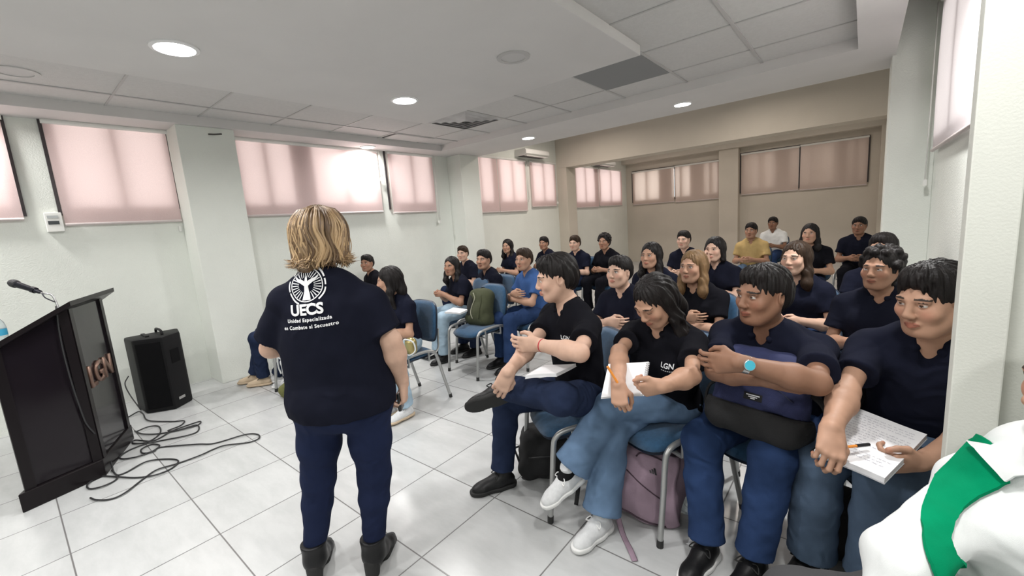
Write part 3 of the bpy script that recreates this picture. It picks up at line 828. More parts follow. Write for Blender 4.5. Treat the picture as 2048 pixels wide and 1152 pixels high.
def hair_cap(P, A, s, style, rng, vol=1.0):
    q = SDF(); hr, hf, hu = A
    R = lambda x, y, z: np.array([x, y, z])*s
    v = .008*vol
    q.ell(P(0, -.014, .044), R(.076+v, .094+v, .084+v), A, .01)
    if style == 'short':
        q.ell(P(0, -.050, -.002), R(.066+v, .055+v, .070), A, .03)
        q.ell(P(0, .052, .092), R(.050, .040, .026+v), A, .03)
        q.ell(P(0, .102, -.016), R(.064, .052, .080), A, .012, sub=True)
        for sx in (-1, 1): q.ell(P(sx*.078, .012, -.015), R(.026, .034, .036), A, .01, sub=True)
    else:
        q.ell(P(0, -.035, .01), R(.080+v, .076+v, .10), A, .03)
        q.ell(P(0, .108, -.020), R(.060, .062, .104), A, .012, sub=True)
    if style in ('long', 'side'):
        for sx in (-1, 1):
            e = P(sx*.088, .012 if style == 'side' else -.03, -.26)
            q.chain([P(sx*.072, -.005, .01), P(sx*.082, -.005, -.09), P(sx*.090, .012, -.17), e], [.022*s, .030*s, .032*s, .014*s], .03)
        q.chain([P(0, -.08, .0), P(0, -.095, -.10), P(.01, -.085, -.22)], [.055*s, .062*s, .03*s], .04, hf, .6)
    if style == 'bob':
        for sx in (-1, 1): q.chain([P(sx*.070, -.005, .01), P(sx*.086, .0, -.09)], [.026*s, .028*s], .03)
        q.chain([P(0, -.075, .0), P(0, -.085, -.10)], [.06*s, .055*s], .04)
    if style == 'bun':
        q.ell(P(0, -.115, .06), R(.038, .036, .036), A, .012)
    if style == 'curly':
        for k in range(60):
            a, b = rng.uniform(0, 2*PI), rng.uniform(-.2, 1)
            x, y, z = math.cos(a)*math.sqrt(max(0, 1-b*b)), math.sin(a)*math.sqrt(max(0, 1-b*b)), b
            if y > .45 and z < .55: continue
            q.ell(P(x*.092, -.014+y*.105, .044+z*.095), R(.019, .019, .019), A, .008)
        for k in range(14):
            q.ell(P(rng.uniform(-.08, .08), -.06+rng.uniform(-.03, .02), rng.uniform(-.09, .0)), R(.022, .022, .022), A, .008)
    return q

def strand_noise(c, A, s, amp=.0028):
    hr, hf, hu = A
    def fn(X, Y, Z):
        x, y, z = X-c[0], Y-c[1], Z-c[2]
        a = x*hr[0]+y*hr[1]+z*hr[2]; b = x*hf[0]+y*hf[1]+z*hf[2]; h = x*hu[0]+y*hu[1]+z*hu[2]
        th = np.arctan2(a, -b+.02)
        return amp*(np.sin(th*17+h*30+2*np.sin(h*25+th*3))+.7*np.sin(th*31-h*22+1.5*np.sin(h*33)))
    return fn

def make_person(label, J, s=1.0, fat=1.0, fem=False, chest=1.0, tone='mid', head=None, hu=(0, 0, 1), hair=('short', M_HBLK), hvol=1.0, shirt=M_BLACK, sleeve=.62, pants=M_DEN,
                legs=None, hands=None, shoes=None, group=None, hero=False, lip=None, closed=False, cat='person', hemz=.10, collar=True, seated=True, seed=0, headscale=None, fold=.0060, long_sleeve=False, beltz=.03, skirt=0, slw=1.0):
    rng = random.Random(seed)
    J = {k: np.asarray(v, float) for k, v in J.items()}
    up = unit(J['nek']-J['pel']); hips_r = unit(J['hipR']-J['hipL']); fwd = unit(np.cross(np.array([0, 0, 1.]), hips_r)); J['fwd'] = fwd
    vb, vh, vc = (.0065, .0033, .0065) if hero else (.0105, .0055, .0100)
    col = TONES[tone]; lip = lip or tuple(np.array(col)*np.array([.85, .55, .55]))
    hs = headscale or s
    # --- skin: trunk and arms, head, hands
    q, ax = torso_sdf(J, s, fat, -.010, fem, chest, True)
    for S_ in 'LR':
        el, wr = J['el'+S_], J['wr'+S_]; d = unit(wr-el); L = np.linalg.norm(wr-el)
        q.rc(el, el+d*L*.32, .041*s*fat**.4, .043*s*fat**.4, .02); q.rc(el+d*L*.32, el+d*L*.62, .043*s*fat**.4, .0355*s*fat**.4, .02)
        if legs: leg_sdf(q, J, S_, s, legs.get('th', .088)-.016, legs.get('kn', .062)-.016, .040, .030)
    hf = head if head is not None else fwd
    hq, P, A = head_sdf(J['hed'], hf, hu, hs, fem)
    nk = J['nek']-up*.01; sk = P(0, -.018, -.055)
    q.rc(nk, nk+(sk-nk)*.55, .052*s, .050*s, .05)
    v0, f0 = q.mesh(vb)
    v0 = relax(v0, f0, 2)
    hq.rc(nk+up*.01, sk, .0525*s*(.94 if fem else 1), .050*s*(.92 if fem else 1), .035)
    v1, f1 = hq.mesh(vh); v1 = relax(v1, f1, 1, .4)
    c1 = head_colors(v1, P, A, hs, col, lip, (.02, .013, .010), closed=closed)
    parts, cols = [(v0, f0), (v1, f1)], [np.tile(np.array(col, np.float32), (len(v0), 1)), c1]
    tips = {}
    for S_ in 'LR':
        el, wr = J['el'+S_], J['wr'+S_]; d = unit(wr-el); L = np.linalg.norm(wr-el)
        hd = (hands or {}).get(S_, {})
        h = SDF()
        h.rc(el+d*L*.45, wr-d*.02, .0400*s*fat**.4, .0285*s, .02); h.rc(wr-d*.02, wr+d*.012, .0285*s, .0265*s, .012)
        dd = unit(hd.get('d', d)); sd = np.asarray(hd.get('side', (0, 0, 1)), float); sd = unit(sd-dd*(sd@dd))
        n = np.cross(sd, dd) if S_ == 'R' else np.cross(dd, sd)
        h, tp = hand_sdf(h, wr+d*.006, dd, n, sd, hd.get('curl', (.35, .4, .45, .5)), s*(.92 if fem else 1.0), hd.get('thumb', (.5, .3)), hd.get('spread', .10))
        tips[S_] = tp
        v, f = h.mesh(.0033 if hero else .0060); v = relax(v, f, 1, .4)
        cc = np.tile(np.array(col, np.float32), (len(v), 1))
        for t in tp: cc[np.linalg.norm(v-t, axis=1) < .011*s] *= np.array([1.08, .92, .9], np.float32)
        parts.append((v, f)); cols.append(cc)
    v, f = join(*parts)
    org = T((J['pel'][0], J['pel'][1], 0))
    body = np_mesh('person', v, f, SKIN, None, np.concatenate(cols), org, label)
    tag(body, label, cat, group)
    # children use world coordinates: parent inverse keeps them in place
    def child(o):
        o.matrix_parent_inverse = Matrix.Translation(-Vector(org)); return o
    # --- shirt
    q, ax = torso_sdf(J, s, fat, .012, fem, chest, False)
    r, f_, up_, Pb = ax
    if skirt: q.fc(Pb(0, 0, .45), J['pel']-up_*(hemz+.01)*s, skirt*.93, skirt, .06, f_, .64)
    for S_ in 'LR':
        sh, el, wr = J['sh'+S_], J['el'+S_], J['wr'+S_]
        sh_ = sh-up_*.030*s
        if long_sleeve:
            q.rc(sh_, el, .060*s*fat**.4, .054*s*fat**.4, .035); q.fc(el, el+(wr-el)*.93, .054*s*fat**.4, .040*s, .02)
        else:
            e = sh_+(el-sh_)*sleeve
            q.fc(sh_, e, .0585*s*fat**.4, .0600*s*fat**.4*slw, .04)
            q.fc(sh_+(el-sh_)*(sleeve-.07), e+(el-sh_)*.012, .0580*s*fat**.4*slw, .0625*s*fat**.4*slw, .004)
    if collar and not long_sleeve: q.rc(J['nek']+f_*.060*s+up_*.03, J['nek']+f_*.112*s-up_*.062*s, .036*s, .005*s, .008, None, 1, True)
    hem = J['pel']-up_*hemz*s
    q.cut(hem, -(np.array([0, 0, 1.])*.5+up_*.5), .01)
    v, f = q.mesh(vc, folds(fold, 22, 26, 17, seed*1.3, fold*.35)); v = relax(v, f, 1)
    if collar:
        cq = SDF(); pts = []
        for k in range(13):
            a = -PI*.82+2*PI*.82*k/12+PI/2*0
            pts.append(J['nek']+r*math.sin(a)*.064*s-f_*(math.cos(a)*.062*s-.008)+up_*(.026-.020*(-math.cos(a)))*s)
        cq.chain(pts, [.013*s]*13, .006, None, 1)
        for k in (0, 12):
            cq.rc(pts[k], pts[k]+f_*.012*s-up_*.035*s+r*(.006 if k else -.006), .012*s, .006*s, .01)
        v2, f2 = cq.mesh(vh*1.2); v, f = join((v, f), (relax(v2, f2, 1), f2))
    shirt_o = child(np_mesh('shirt', v, f, shirt, body))
    # --- trousers
    if legs:
        q = SDF(); g = legs
        q.ell(J['pel']-up*.01+fwd*.01, np.array([.158*fat+.004, .125*fat, .118])*s, [hips_r, fwd, np.cross(hips_r, fwd)], .05)
        for S_ in 'LR':
            leg_sdf_trouser(q, J, S_, s, g)
        v, f = q.mesh(vc, folds(g.get('fold', .004), 24, 24, 34, seed+2., g.get('fold', .004)*.5)); v = relax(v, f, 1)
        tro = child(np_mesh('trousers', v, f, pants, body))
    # --- shoes
    if shoes:
        for S_ in 'LR':
            sp = shoes[S_] if S_ in shoes else shoes
            t = sp.get('toe', fwd)
            if S_ in shoes and sp.get('skip'): continue
            sh_o = shoe(body, J['an'+S_], t, sp.get('s', s), sp.get('m', M_LEATH), sp.get('sole', M_SOLEB), .005 if hero else .008, sp.get('lace'), down=sp.get('down', (0, 0, -1)))
            child(sh_o)
            if sp.get('sock'):
                k = SDF(); k.fc(J['an'+S_], J['an'+S_]+unit(J['kn'+S_]-J['an'+S_])*.11, .036*s, .040*s, .01); k.rc(J['an'+S_], J['an'+S_]-unit(J['kn'+S_]-J['an'+S_])*.03, .036*s, .036*s)
                v, f = k.mesh(.006); child(np_mesh('sock', relax(v, f, 1), f, sp['sock'], body))
    # --- hair
    if hair:
        hq = hair_cap(P, A, hs, hair[0], rng, hvol)
        v, f = hq.mesh(vh*1.15, strand_noise(P(0, 0, 0), A, hs)); v = relax(v, f, 1, .3)
        child(np_mesh('hair', v, f, hair[1], body))
    return dict(body=body, child=child, P=P, A=A, J=J, tips=tips, shirt=shirt_o, torso=ax, s=s)

def leg_sdf_trouser(q, J, S_, s, g):
    hp, kne, an_ = J['hip'+S_], J['kn'+S_], J['an'+S_]
    th, kn, cf, hm = g.get('th', .092), g.get('kn', .070), g.get('cf', .066), g.get('hem', .062)
    e = unit(an_-kne); L = np.linalg.norm(an_-kne); stop = g.get('stop', {}).get(S_, .97) if isinstance(g.get('stop'), dict) else g.get('stop', .97)
    m = hp+(kne-hp)*.5
    q.rc(hp, m, th*s, (th*.5+kn*.5)*s, .03); q.rc(m, kne, (th*.5+kn*.5)*s, kn*s, .03)
    c = kne+e*L*.35; b = kne+e*L*stop
    q.rc(kne, c, kn*s, cf*s, .025); q.fc(c, b, cf*s, hm*s, .02)
    if g.get('cuff', True): q.fc(b-e*.018, b+e*.002, (hm+.001)*s, (hm+.0045)*s, .003)

def shirt_logo(person, text, pos, size, parent_name='chest_logo', m=M_PRINT, ext=.0, bold=.0):
    """text laid on the shirt: each vertex is pressed on to the cloth along -n"""
    return None

def text_mesh(txt, size, bold=0.0, align='CENTER', res=4, space=1.0):
    c = bpy.data.curves.new('txt', 'FONT'); c.body = txt; c.size = size; c.align_x = align; c.align_y = 'CENTER'; c.offset = bold; c.resolution_u = res; c.space_character = space
    o = bpy.data.objects.new('txt', c); COL.objects.link(o)
    dg = bpy.context.evaluated_depsgraph_get(); me = bpy.data.meshes.new_from_object(o.evaluated_get(dg))
    bpy.data.objects.remove(o); bpy.data.curves.remove(c)
    bm = bmesh.new(); bm.from_mesh(me); bpy.data.meshes.remove(me)
    return bm

def press_on(bm, target, origin, right, up, normal, off=.0025, dist=.3):
    """project a flat print (x right, y up) on to the target's surface; normal points out of the cloth"""
    origin, right, up, normal = Vector(origin), Vector(right).normalized(), Vector(up).normalized(), Vector(normal).normalized()
    dg = bpy.context.evaluated_depsgraph_get(); bvh = BVHTree.FromObject(target, dg)
    for it in range(2):
        long = [e for e in bm.edges if e.calc_length() > .010]
        if long: bmesh.ops.subdivide_edges(bm, edges=long, cuts=1)
    bmesh.ops.triangulate(bm, faces=bm.faces)
    mw = Matrix.Translation(target.parent.matrix_parent_inverse.translation) if False else Matrix.Identity(4)
    for v in bm.verts:
        w = origin + right*v.co.x + up*v.co.y
        hit, nn, _, _ = bvh.ray_cast(w+normal*dist*.5, -normal, dist)
        v.co = (hit+normal*off) if hit is not None else w
    return bm

def bm_obj(name, bm, m, parent=None):
    me = bpy.data.meshes.new(name); bm.to_mesh(me); bm.free(); me.materials.append(m)
    o = bpy.data.objects.new(name, me); link(o, parent); return o

# ------------------------------------------------------------------ generic seated figure of the audience
def seated_joints(x, y, yaw, s=1.0, lean=.05, pose='lap', rng=random, headz=None):
    """yaw 0 faces -Y, positive turns to +X"""
    f = np.array([math.sin(yaw), -math.cos(yaw), 0.]); z = np.array([0, 0, 1.]); r = np.cross(f, z)
    j = lambda a: rng.uniform(-a, a)
    O = np.array([x, y, 0.])
    P = lambda a, b, c: O+r*a+f*b+z*c
    J = dict(pel=P(0, 0, .555), nek=P(j(.01), lean, .555+.47*s), hipL=P(-.09*s, .01, .545), hipR=P(.09*s, .01, .545))
    nk = lean
    J['hed'] = J['nek']+f*(.045+.3*lean)*s+z*(.172-.1*lean)*s
    for S_, k in (('L', -1), ('R', 1)):
        J['sh'+S_] = J['nek']+r*k*.172*s-z*.037*s
        J['kn'+S_] = P(k*(.12+j(.03)), .42*s, .52+j(.01)); J['an'+S_] = J['kn'+S_]+f*(j(.08))-z*(.425)
        J['an'+S_][2] = .09*s
        if pose == 'lap':
            J['el'+S_] = J['sh'+S_]+r*k*.055*s+f*.06*s-z*.27*s; J['wr'+S_] = P(k*.085, .29*s, .70)
        elif pose == 'cross':
            J['el'+S_] = J['sh'+S_]+r*k*.04*s+f*.13*s-z*.24*s; J['wr'+S_] = J['el'+S_]-r*k*.215*s+f*.10*s+z*.03*k
        elif pose == 'write':
            J['el'+S_] = J['sh'+S_]+r*k*.07*s+f*.10*s-z*.25*s; J['wr'+S_] = P(k*.07, .36*s, .76)
        else:                                  # chin on hand
            if k > 0: J['el'+S_] = J['sh'+S_]+f*.22*s-z*.18*s; J['wr'+S_] = J['hed']+f*.10*s-z*.17*s+r*.03
            else: J['el'+S_] = J['sh'+S_]+r*k*.05*s+f*.10*s-z*.25*s; J['wr'+S_] = P(.05, .28*s, .74)
    return J, f, r
# ================================================================== furniture and things
M_CHAIRB = mat('chair_fabric_blue', (.030, .085, .165), rough=.9, spec=.2, sheen=.3, bump=.3, bscale=700, var=.14, vscale=60)
M_CHAIRP = mat('chair_plastic_dark', (.012, .022, .045), rough=.45)
M_TUBE = mat('chair_tube_grey', (.42, .425, .42), rough=.35, metal=.6)
M_CAP = mat('chair_foot_cap', (.02, .02, .02), rough=.6)

def curved_pad(w, h, t, bend, n=10, corner=.09, crown=.012, sag=0.0):
    """rounded upholstered pad in the XY plane, thickness along Z, bent across X"""
    bm = bmesh.new(); rows = []
    N = n
    for side in (1, -1):
        grid = []
        for i in range(N+1):
            row = []
            for k in range(N+1):
                u, v = -1+2*i/N, -1+2*k/N
                # superellipse mapping gives rounded corners
                a = max(abs(u), abs(v)); 
                if a > 0:
                    l = (abs(u)**4+abs(v)**4)**.25; sx = a/l
                else: sx = 1
                x, y = u*sx*w/2, v*sx*h/2
                edge = max(0, 1-a**6)
                z = side*(t/2)*(edge**.35 if edge > 0 else 0) + (side > 0)*crown*(1-u*u)*(1-v*v) + bend*(x/(w/2))**2 + sag*(y/(h/2))**2*(1 if y < 0 else 0)
                row.append(bm.verts.new((x, y, z)))
            grid.append(row)
        for i in range(N):
            for k in range(N):
                q = (grid[i][k], grid[i+1][k], grid[i+1][k+1], grid[i][k+1])
                bm.faces.new(q if side > 0 else q[::-1])
    bmesh.ops.remove_doubles(bm, verts=bm.verts, dist=1e-5)
    return bm

def make_chair(loc, rz, label, group='blue visitor chairs'):
    """seat centre over the origin, facing -Y"""
    t = empty('visitor_chair', loc, rz, label, 'chair', group)
    bm = curved_pad(.425, .45, .060, .010, 10, crown=.006, sag=-.035)
    bmesh.ops.translate(bm, verts=bm.verts, vec=(0, 0, .435))
    o = bm_obj('seat', bm, M_CHAIRB, t); o.data.polygons.foreach_set('use_smooth', [True]*len(o.data.polygons))
    Mb = Matrix.Translation((0, .255, .685)) @ Matrix.Rotation(math.radians(82), 4, 'X')
    bm = curved_pad(.42, .36, .030, .030, 10, crown=.008); bmesh.ops.transform(bm, matrix=Mb, verts=bm.verts)
    o = bm_obj('backrest', bm, M_CHAIRB, t); o.data.polygons.foreach_set('use_smooth', [True]*len(o.data.polygons))
    bm = curved_pad(.43, .37, .024, .030, 10, crown=0); bmesh.ops.transform(bm, matrix=Matrix.Translation((0, .014, 0)) @ Mb, verts=bm.verts)
    o = bm_obj('back_shell', bm, M_CHAIRP, t); o.data.polygons.foreach_set('use_smooth', [True]*len(o.data.polygons))
    bm = curved_pad(.405, .43, .02, .010, 8, crown=0, sag=-.03); bmesh.ops.translate(bm, verts=bm.verts, vec=(0, 0, .410))
    o = bm_obj('seat_shell', bm, M_CHAIRP, t); o.data.polygons.foreach_set('use_smooth', [True]*len(o.data.polygons))
    for sx in (-1, 1):
        x = sx*.236
        pts = [(x, -.245, .012), (x, -.222, .22), (x, -.205, .40), (x, -.190, .445), (x, -.15, .470), (x, -.05, .480), (x, .06, .480), (x, .13, .468), (x, .17, .435), (x, .19, .38), (x, .235, .20), (x, .285, .012)]
        MB().tube(smooth_path(pts, 4), .0135, 10, up=(1, 0, 0)).build('side_frame', M_TUBE, t, smooth='auto')
        MB().cyl((x, -.245, 0), (x, -.242, .035), .0155, n=10).build('foot_cap', M_CAP, t, smooth='auto'); MB().cyl((x, .287, 0), (x, .281, .035), .0155, n=10).build('foot_cap', M_CAP, t, smooth='auto')
        MB().tube(smooth_path([(sx*.15, .10, .400), (sx*.15, .20, .405), (sx*.15, .262, .44), (sx*.15, .275, .52), (sx*.15, .285, .62)], 5), .011, 8, flat=.6).build('back_support', M_TUBE, t, smooth='auto')
    cb = MB(); cb.tube([(-.236, -.10, .395), (.236, -.10, .395)], .010, 8); cb.tube([(-.236, .10, .395), (.236, .10, .395)], .010, 8)
    for sx in (-1, 1): cb.tube([(sx*.236, -.10, .395), (sx*.236, -.10, .475)], .009, 8); cb.tube([(sx*.236, .10, .395), (sx*.236, .10, .47)], .009, 8)
    cb.build('cross_bar', M_TUBE, t, smooth='auto')
    return t
def copy_thing(o, loc, rz, label, group=None):
    c = o.copy(); COL.objects.link(c); c.location = loc; c.rotation_euler = (0, 0, rz); c['label'] = label
    if group: c['group'] = group
    for ch in list(o.children):
        d = ch.copy(); COL.objects.link(d); d.parent = c
    return c
CHAIR0 = None
def chair(x, y, yaw, label):
    global CHAIR0
    if CHAIR0 is None:
        CHAIR0 = make_chair((x, y, 0), yaw, label); return CHAIR0
    return copy_thing(CHAIR0, (x, y, 0), yaw, label)

# ------------------------------------------------------------------ lectern
M_LAC = mat('black_lacquer', (.010, .0075, .010), rough=.12, spec=.28)
M_LACE = mat('black_lacquer_edge', (.008, .006, .007), rough=.3, spec=.2)
M_GOLDL = mat('brown_letters', (.20, .12, .09), rough=.35, metal=.5)
PA, PB, PC = Vector((-3.80, -.14, 0)), Vector((-3.913, .242, 0)), Vector((-4.476, .478, 0))
PD = Vector((-4.826, .293, 0))
pod_o = (PA+PB+PC+PD)/4
def build_lectern():
    t = empty('lectern', pod_o, 0, 'glossy black lectern with plinth and sloping top at the left edge', 'lectern')
    pts = [p-pod_o for p in (PA, PB, PC, PD)]
    def inset(k): return [p*(1-k) for p in pts]
    MB().prism([(p.x, p.y) for p in pts], 0, .12, bev=.006).build('plinth', M_LACE, t)
    zA, zB = at(-44, 696, D=2.53).z, at(130, 604, D=2.87).z
    nrm = (PC-PB).normalized().cross(Vector((0, 0, 1))); nrm = -nrm if (nrm.dot(PB-PA) < 0) else nrm
    dAB = (PB-PA).dot(nrm)
    def ztop(p): return zA+(zB-zA)*((Vector((p[0], p[1], 0))+pod_o-PA).dot(nrm)/dAB)
    b = inset(.075)
    MB().prism([(p.x, p.y) for p in b], .12, lambda p: ztop(p)-.03, bev=.004).build('body', M_LAC, t)
    # raised border frames of the two visible faces
    f = MB()
    for p, q in ((b[0], b[1]), (b[1], b[2])):
        e = (q-p).normalized(); o = e.cross(Vector((0, 0, 1))); o = o if o.dot((p+q)/2) > 0 else -o
        L = (q-p).length
        for (u0, u1) in ((0, .05), (L-.05, L)):
            c = [p+e*u0, p+e*u1, p+e*u1+o*.012, p+e*u0+o*.012]
            f.prism([(v.x, v.y) for v in c], .12, lambda v: ztop(v)-.032)
    f.build('face_frame', M_LACE, t)
    tp = [p*1.03 for p in pts]; e = (pts[2]-pts[1]).normalized()
    tp[1] = tp[1]+nrm*.03-e*.03; tp[2] = tp[2]+nrm*.05+e*.06
    m = MB(); a = [m.bm.verts.new((p.x, p.y, ztop(p)-.03)) for p in tp]; c = [m.bm.verts.new((p.x, p.y, ztop(p))) for p in tp]
    m.bm.faces.new(a[::-1]); m.bm.faces.new(c)
    for i in range(4): m.bm.faces.new((a[i], a[(i+1) % 4], c[(i+1) % 4], c[i]))
    m.build('top', M_LACE, t)
    # raised letters on the face towards the audience
    bm = text_mesh('LGN', .21, .004, res=3)
    r_ = bmesh.ops.extrude_face_region(bm, geom=bm.faces[:]); bmesh.ops.translate(bm, verts=[v for v in r_['geom'] if isinstance(v, bmesh.types.BMVert)], vec=(0, 0, .014))
    p, q = b[1], b[2]; e = (p-q).normalized(); o = Vector((0, 0, 1)).cross(e); o = o if o.dot((p+q)/2) > 0 else -o
    e = Vector((0, 0, 1)).cross(o)
    Mx = Matrix(((e.x, 0, o.x, 0), (e.y, 0, o.y, 0), (0, 1, 0, 0), (0, 0, 0, 1))); c = (p+q)/2+o*.0005
    bmesh.ops.transform(bm, matrix=Matrix.Translation((c.x, c.y, .66)) @ Mx, verts=bm.verts)
    bm_obj('letters', bm, M_GOLDL, t)
    return t, ztop
LECT, ztop_ = build_lectern()
# microphone on a bent stand, resting on the lectern top
M_MIC = mat('mic_body', (.020, .020, .028), rough=.35, metal=.4); M_GRILL = mat('mic_grille', (.06, .06, .065), rough=.5, metal=.6, bump=.5, bscale=900); M_STEEL = mat('steel', (.55, .55, .56), rough=.25, metal=.9)
def build_mic():
    base = at(116, 607, D=2.84); base.z = ztop_(base-pod_o)
    t = empty('microphone', base, 0, 'black microphone on a short bent metal stand, leaning out over the lectern', 'microphone')
    g = lambda x, y, d: at(x, y, D=d)-base
    MB().lathe([(0, 0), (.03, 0), (.03, .008), (.012, .014), (0, .014)], n=20).build('stand_base', M_STEEL, t, smooth='auto')
    MB().tube(smooth_path([(0, 0, .005), g(108, 596, 2.84), g(99, 588, 2.83), g(86, 587, 2.82), g(80, 583, 2.82)], 6), .006, 8).build('stand_arm', M_STEEL, t, smooth=True)
    MB().tube(smooth_path([g(110, 604, 2.83), g(100, 600, 2.82), g(90, 595, 2.81), g(84, 587, 2.81)], 6), .004, 6).build('cable_loop', M_MIC, t, smooth=True)
    h0, h1 = g(80, 584, 2.82), g(34, 569, 2.82); d = (h1-h0).normalized()
    MB().tube([h0-d*.01, h0, h0+(h1-h0)*.4, h1], [.008, .013, .017, .021], 16).build('handle', M_MIC, t, smooth='auto')
    MB().lathe([(.021, 0), (.026, .004), (.027, .012), (.026, .03), (.020, .045), (.010, .054), (0, .056)], tuple(h1), 20, tuple(d)).build('grille', M_GRILL, t, smooth='auto')
    MB().tube([h0+(h1-h0)*.22-d*.004, h0+(h1-h0)*.22+d*.022], .0205, 16).build('clip', M_MIC, t, smooth='auto')
build_mic()
bp = at(-6, 642, D=2.62); bp.z = ztop_(bp-pod_o)
t = empty('water_bottle', bp, 0, 'clear water bottle with blue label on the lectern at the photo edge', 'bottle')
M_CLEAR = mat('clear_plastic', (.78, .86, .88), rough=.08); M_CLEAR.node_tree.nodes['Principled BSDF'].inputs['Transmission Weight'].default_value = .75
MB().lathe([(0, .002), (.028, 0), (.031, .01), (.031, .12), (.026, .15), (.012, .175), (.012, .19)], n=24).build('bottle_body', M_CLEAR, t, smooth='auto')
MB().lathe([(.0316, .07), (.0316, .11)], n=24).build('label_band', mat('label_blue', (.05, .33, .52), rough=.4), t, smooth=True)
MB().lathe([(.014, .185), (.014, .203), (0, .203)], n=20).build('cap', mat('cap_blue', (.10, .35, .55), rough=.4), t, smooth='auto')

# ------------------------------------------------------------------ loudspeaker
M_SPK = mat('speaker_case', (.009, .009, .010), rough=.55, spec=.2, bump=.15, bscale=500); M_SPKG = mat('speaker_grille', (.005, .005, .006), rough=.7, spec=.1, bump=.6, bscale=700)
def build_speaker():
    o = Vector((-5.13, .86, 0))
    t = empty('loudspeaker', o, 0, 'black loudspeaker standing on the floor by the first pillar', 'loudspeaker')
    P = [Vector(p)-o for p in ((-5.31, .64, 0), (-5.03, .655, 0), (-4.90, .85, 0), (-5.03, 1.01, 0), (-5.27, 1.05, 0))]
    MB().prism([(p.x, p.y) for p in P], .0, .70, bev=.022).build('cabinet', M_SPK, t, smooth='auto')
    a, b = P[1], P[2]; e = (b-a).normalized(); n = Vector((e.y, -e.x, 0)); L = (b-a).length
    def panel(u0, u1, z0, z1, d, nm, m, bev=.004):
        c = [a+e*u0-n*.004, a+e*u1-n*.004, a+e*u1+n*d, a+e*u0+n*d]
        return MB().prism([(v.x, v.y) for v in c], z0, z1, bev=bev).build(nm, m, t)
    panel(.022, L-.022, .04, .66, .008, 'grille', M_SPKG)
    a, b = P[2], P[3]; e = (b-a).normalized(); n = Vector((e.y, -e.x, 0)); L = (b-a).length
    panel(L*.25, L*.75, .43, .56, .003, 'handle_recess', M_SPKG)
    panel(L*.25, L*.60, .075, .10, .003, 'badge', mat('badge_silver', (.55, .55, .54), rough=.3, metal=.6), .0005)
    m = MB(); m.box((-.13, -.10, .699), (.07, -.07, .712), .004); m.build('top_handle', M_SPK, t)
    m = MB(); m.tube(smooth_path([(-.15, .02, .70), (-.12, .02, .735), (.06, .02, .735), (.09, .02, .70)], 5), .011, 8); m.build('top_handle', M_SPK, t, smooth=True)
build_speaker()

# ------------------------------------------------------------------ cables on the floor
M_CABLE = mat('cable_black', (.018, .018, .020), rough=.5)
def floor_cable(pts, label, z=.007, r=.0052):
    k = 600/1678
    P = []
    for i, p in enumerate(pts):
        w = at(p[0]*k, 740+p[1]*k, Z=z); w.z = z+.004*(i % 2)+ (p[2] if len(p) > 2 else 0); P.append(w)
    o = MB().tube(smooth_path(P, 7), r, 8).build('cable', M_CABLE, smooth=True, origin=tuple(P[len(P)//2]))
    tag(o, label, 'cable')
floor_cable([(628, 548, .05), (645, 585), (700, 575), (820, 515), (940, 498), (998, 512), (960, 550), (870, 590), (760, 602), (650, 600), (560, 596), (492, 640), (500, 664), (570, 655), (640, 620), (655, 598), (625, 560)], 'black cable looping on the floor at the foot of the lectern')
floor_cable([(560, 600), (640, 640), (505, 715), (540, 730), (620, 722), (700, 690), (800, 610), (880, 560), (995, 522), (1120, 480), (1190, 445), (1260, 424), (1390, 405), (1448, 385), (1440, 360), (1370, 364), (1200, 410), (1100, 418), (900, 432), (860, 458), (800, 465), (792, 445), (850, 416), (893, 425), (860, 450), (780, 485), (690, 497), (672, 485), (730, 445), (830, 410)][2:], 'long black cable reaching out over the floor tiles in a narrow loop')
floor_cable([(760, 345), (830, 320), (885, 314), (898, 350), (860, 385), (800, 412), (742, 408), (760, 395), (860, 395), (960, 345), (1060, 305), (1120, 290), (1110, 305), (1040, 330), (900, 355), (800, 360), (752, 340)], 'black cable coil between the lectern and the loudspeaker')
floor_cable([(720, 262), (775, 235), (800, 245), (830, 284), (960, 288), (1030, 286), (1010, 310), (940, 342), (1000, 335), (1100, 310), (1108, 340), (1050, 368), (900, 395), (830, 412), (742, 412)], 'thin black cable running from under the loudspeaker to the coil')
_s = [at(257, 752, D=4.15), at(250, 768, D=4.12), at(260, 790, D=4.08), at(282, 822, D=4.0)]
_s[-1].z = .012
o = MB().tube(smooth_path(_s, 6), .005, 8).build('cable', M_CABLE, smooth=True, origin=tuple(_s[0])); tag(o, 'black cable hanging behind the loudspeaker', 'cable')
# microphone lead hanging down the lectern side
def on_plane(px, py, p0, n, off=.012):
    d = (at(px, py, D=1)-Vector((0, 0, CAMZ))); c = Vector((0, 0, CAMZ)); p = Vector(p0)+Vector(n)*off
    return c+d*((p-c).dot(Vector(n))/d.dot(Vector(n)))
_n = (PB-PA).cross(Vector((0, 0, 1))).normalized(); _n = _n if _n.x > 0 else -_n
_pts = [on_plane(x, y, PA+(pod_o-PA)*.075, _n, .022) for x, y in ((112, 612), (118, 660), (128, 710), (143, 765), (158, 810), (172, 846), (190, 868))]
o = MB().tube(smooth_path(_pts, 6), .0048, 8).build('cable', M_CABLE, smooth=True, origin=tuple(_pts[0])); tag(o, 'microphone lead hanging down the side of the lectern', 'cable')
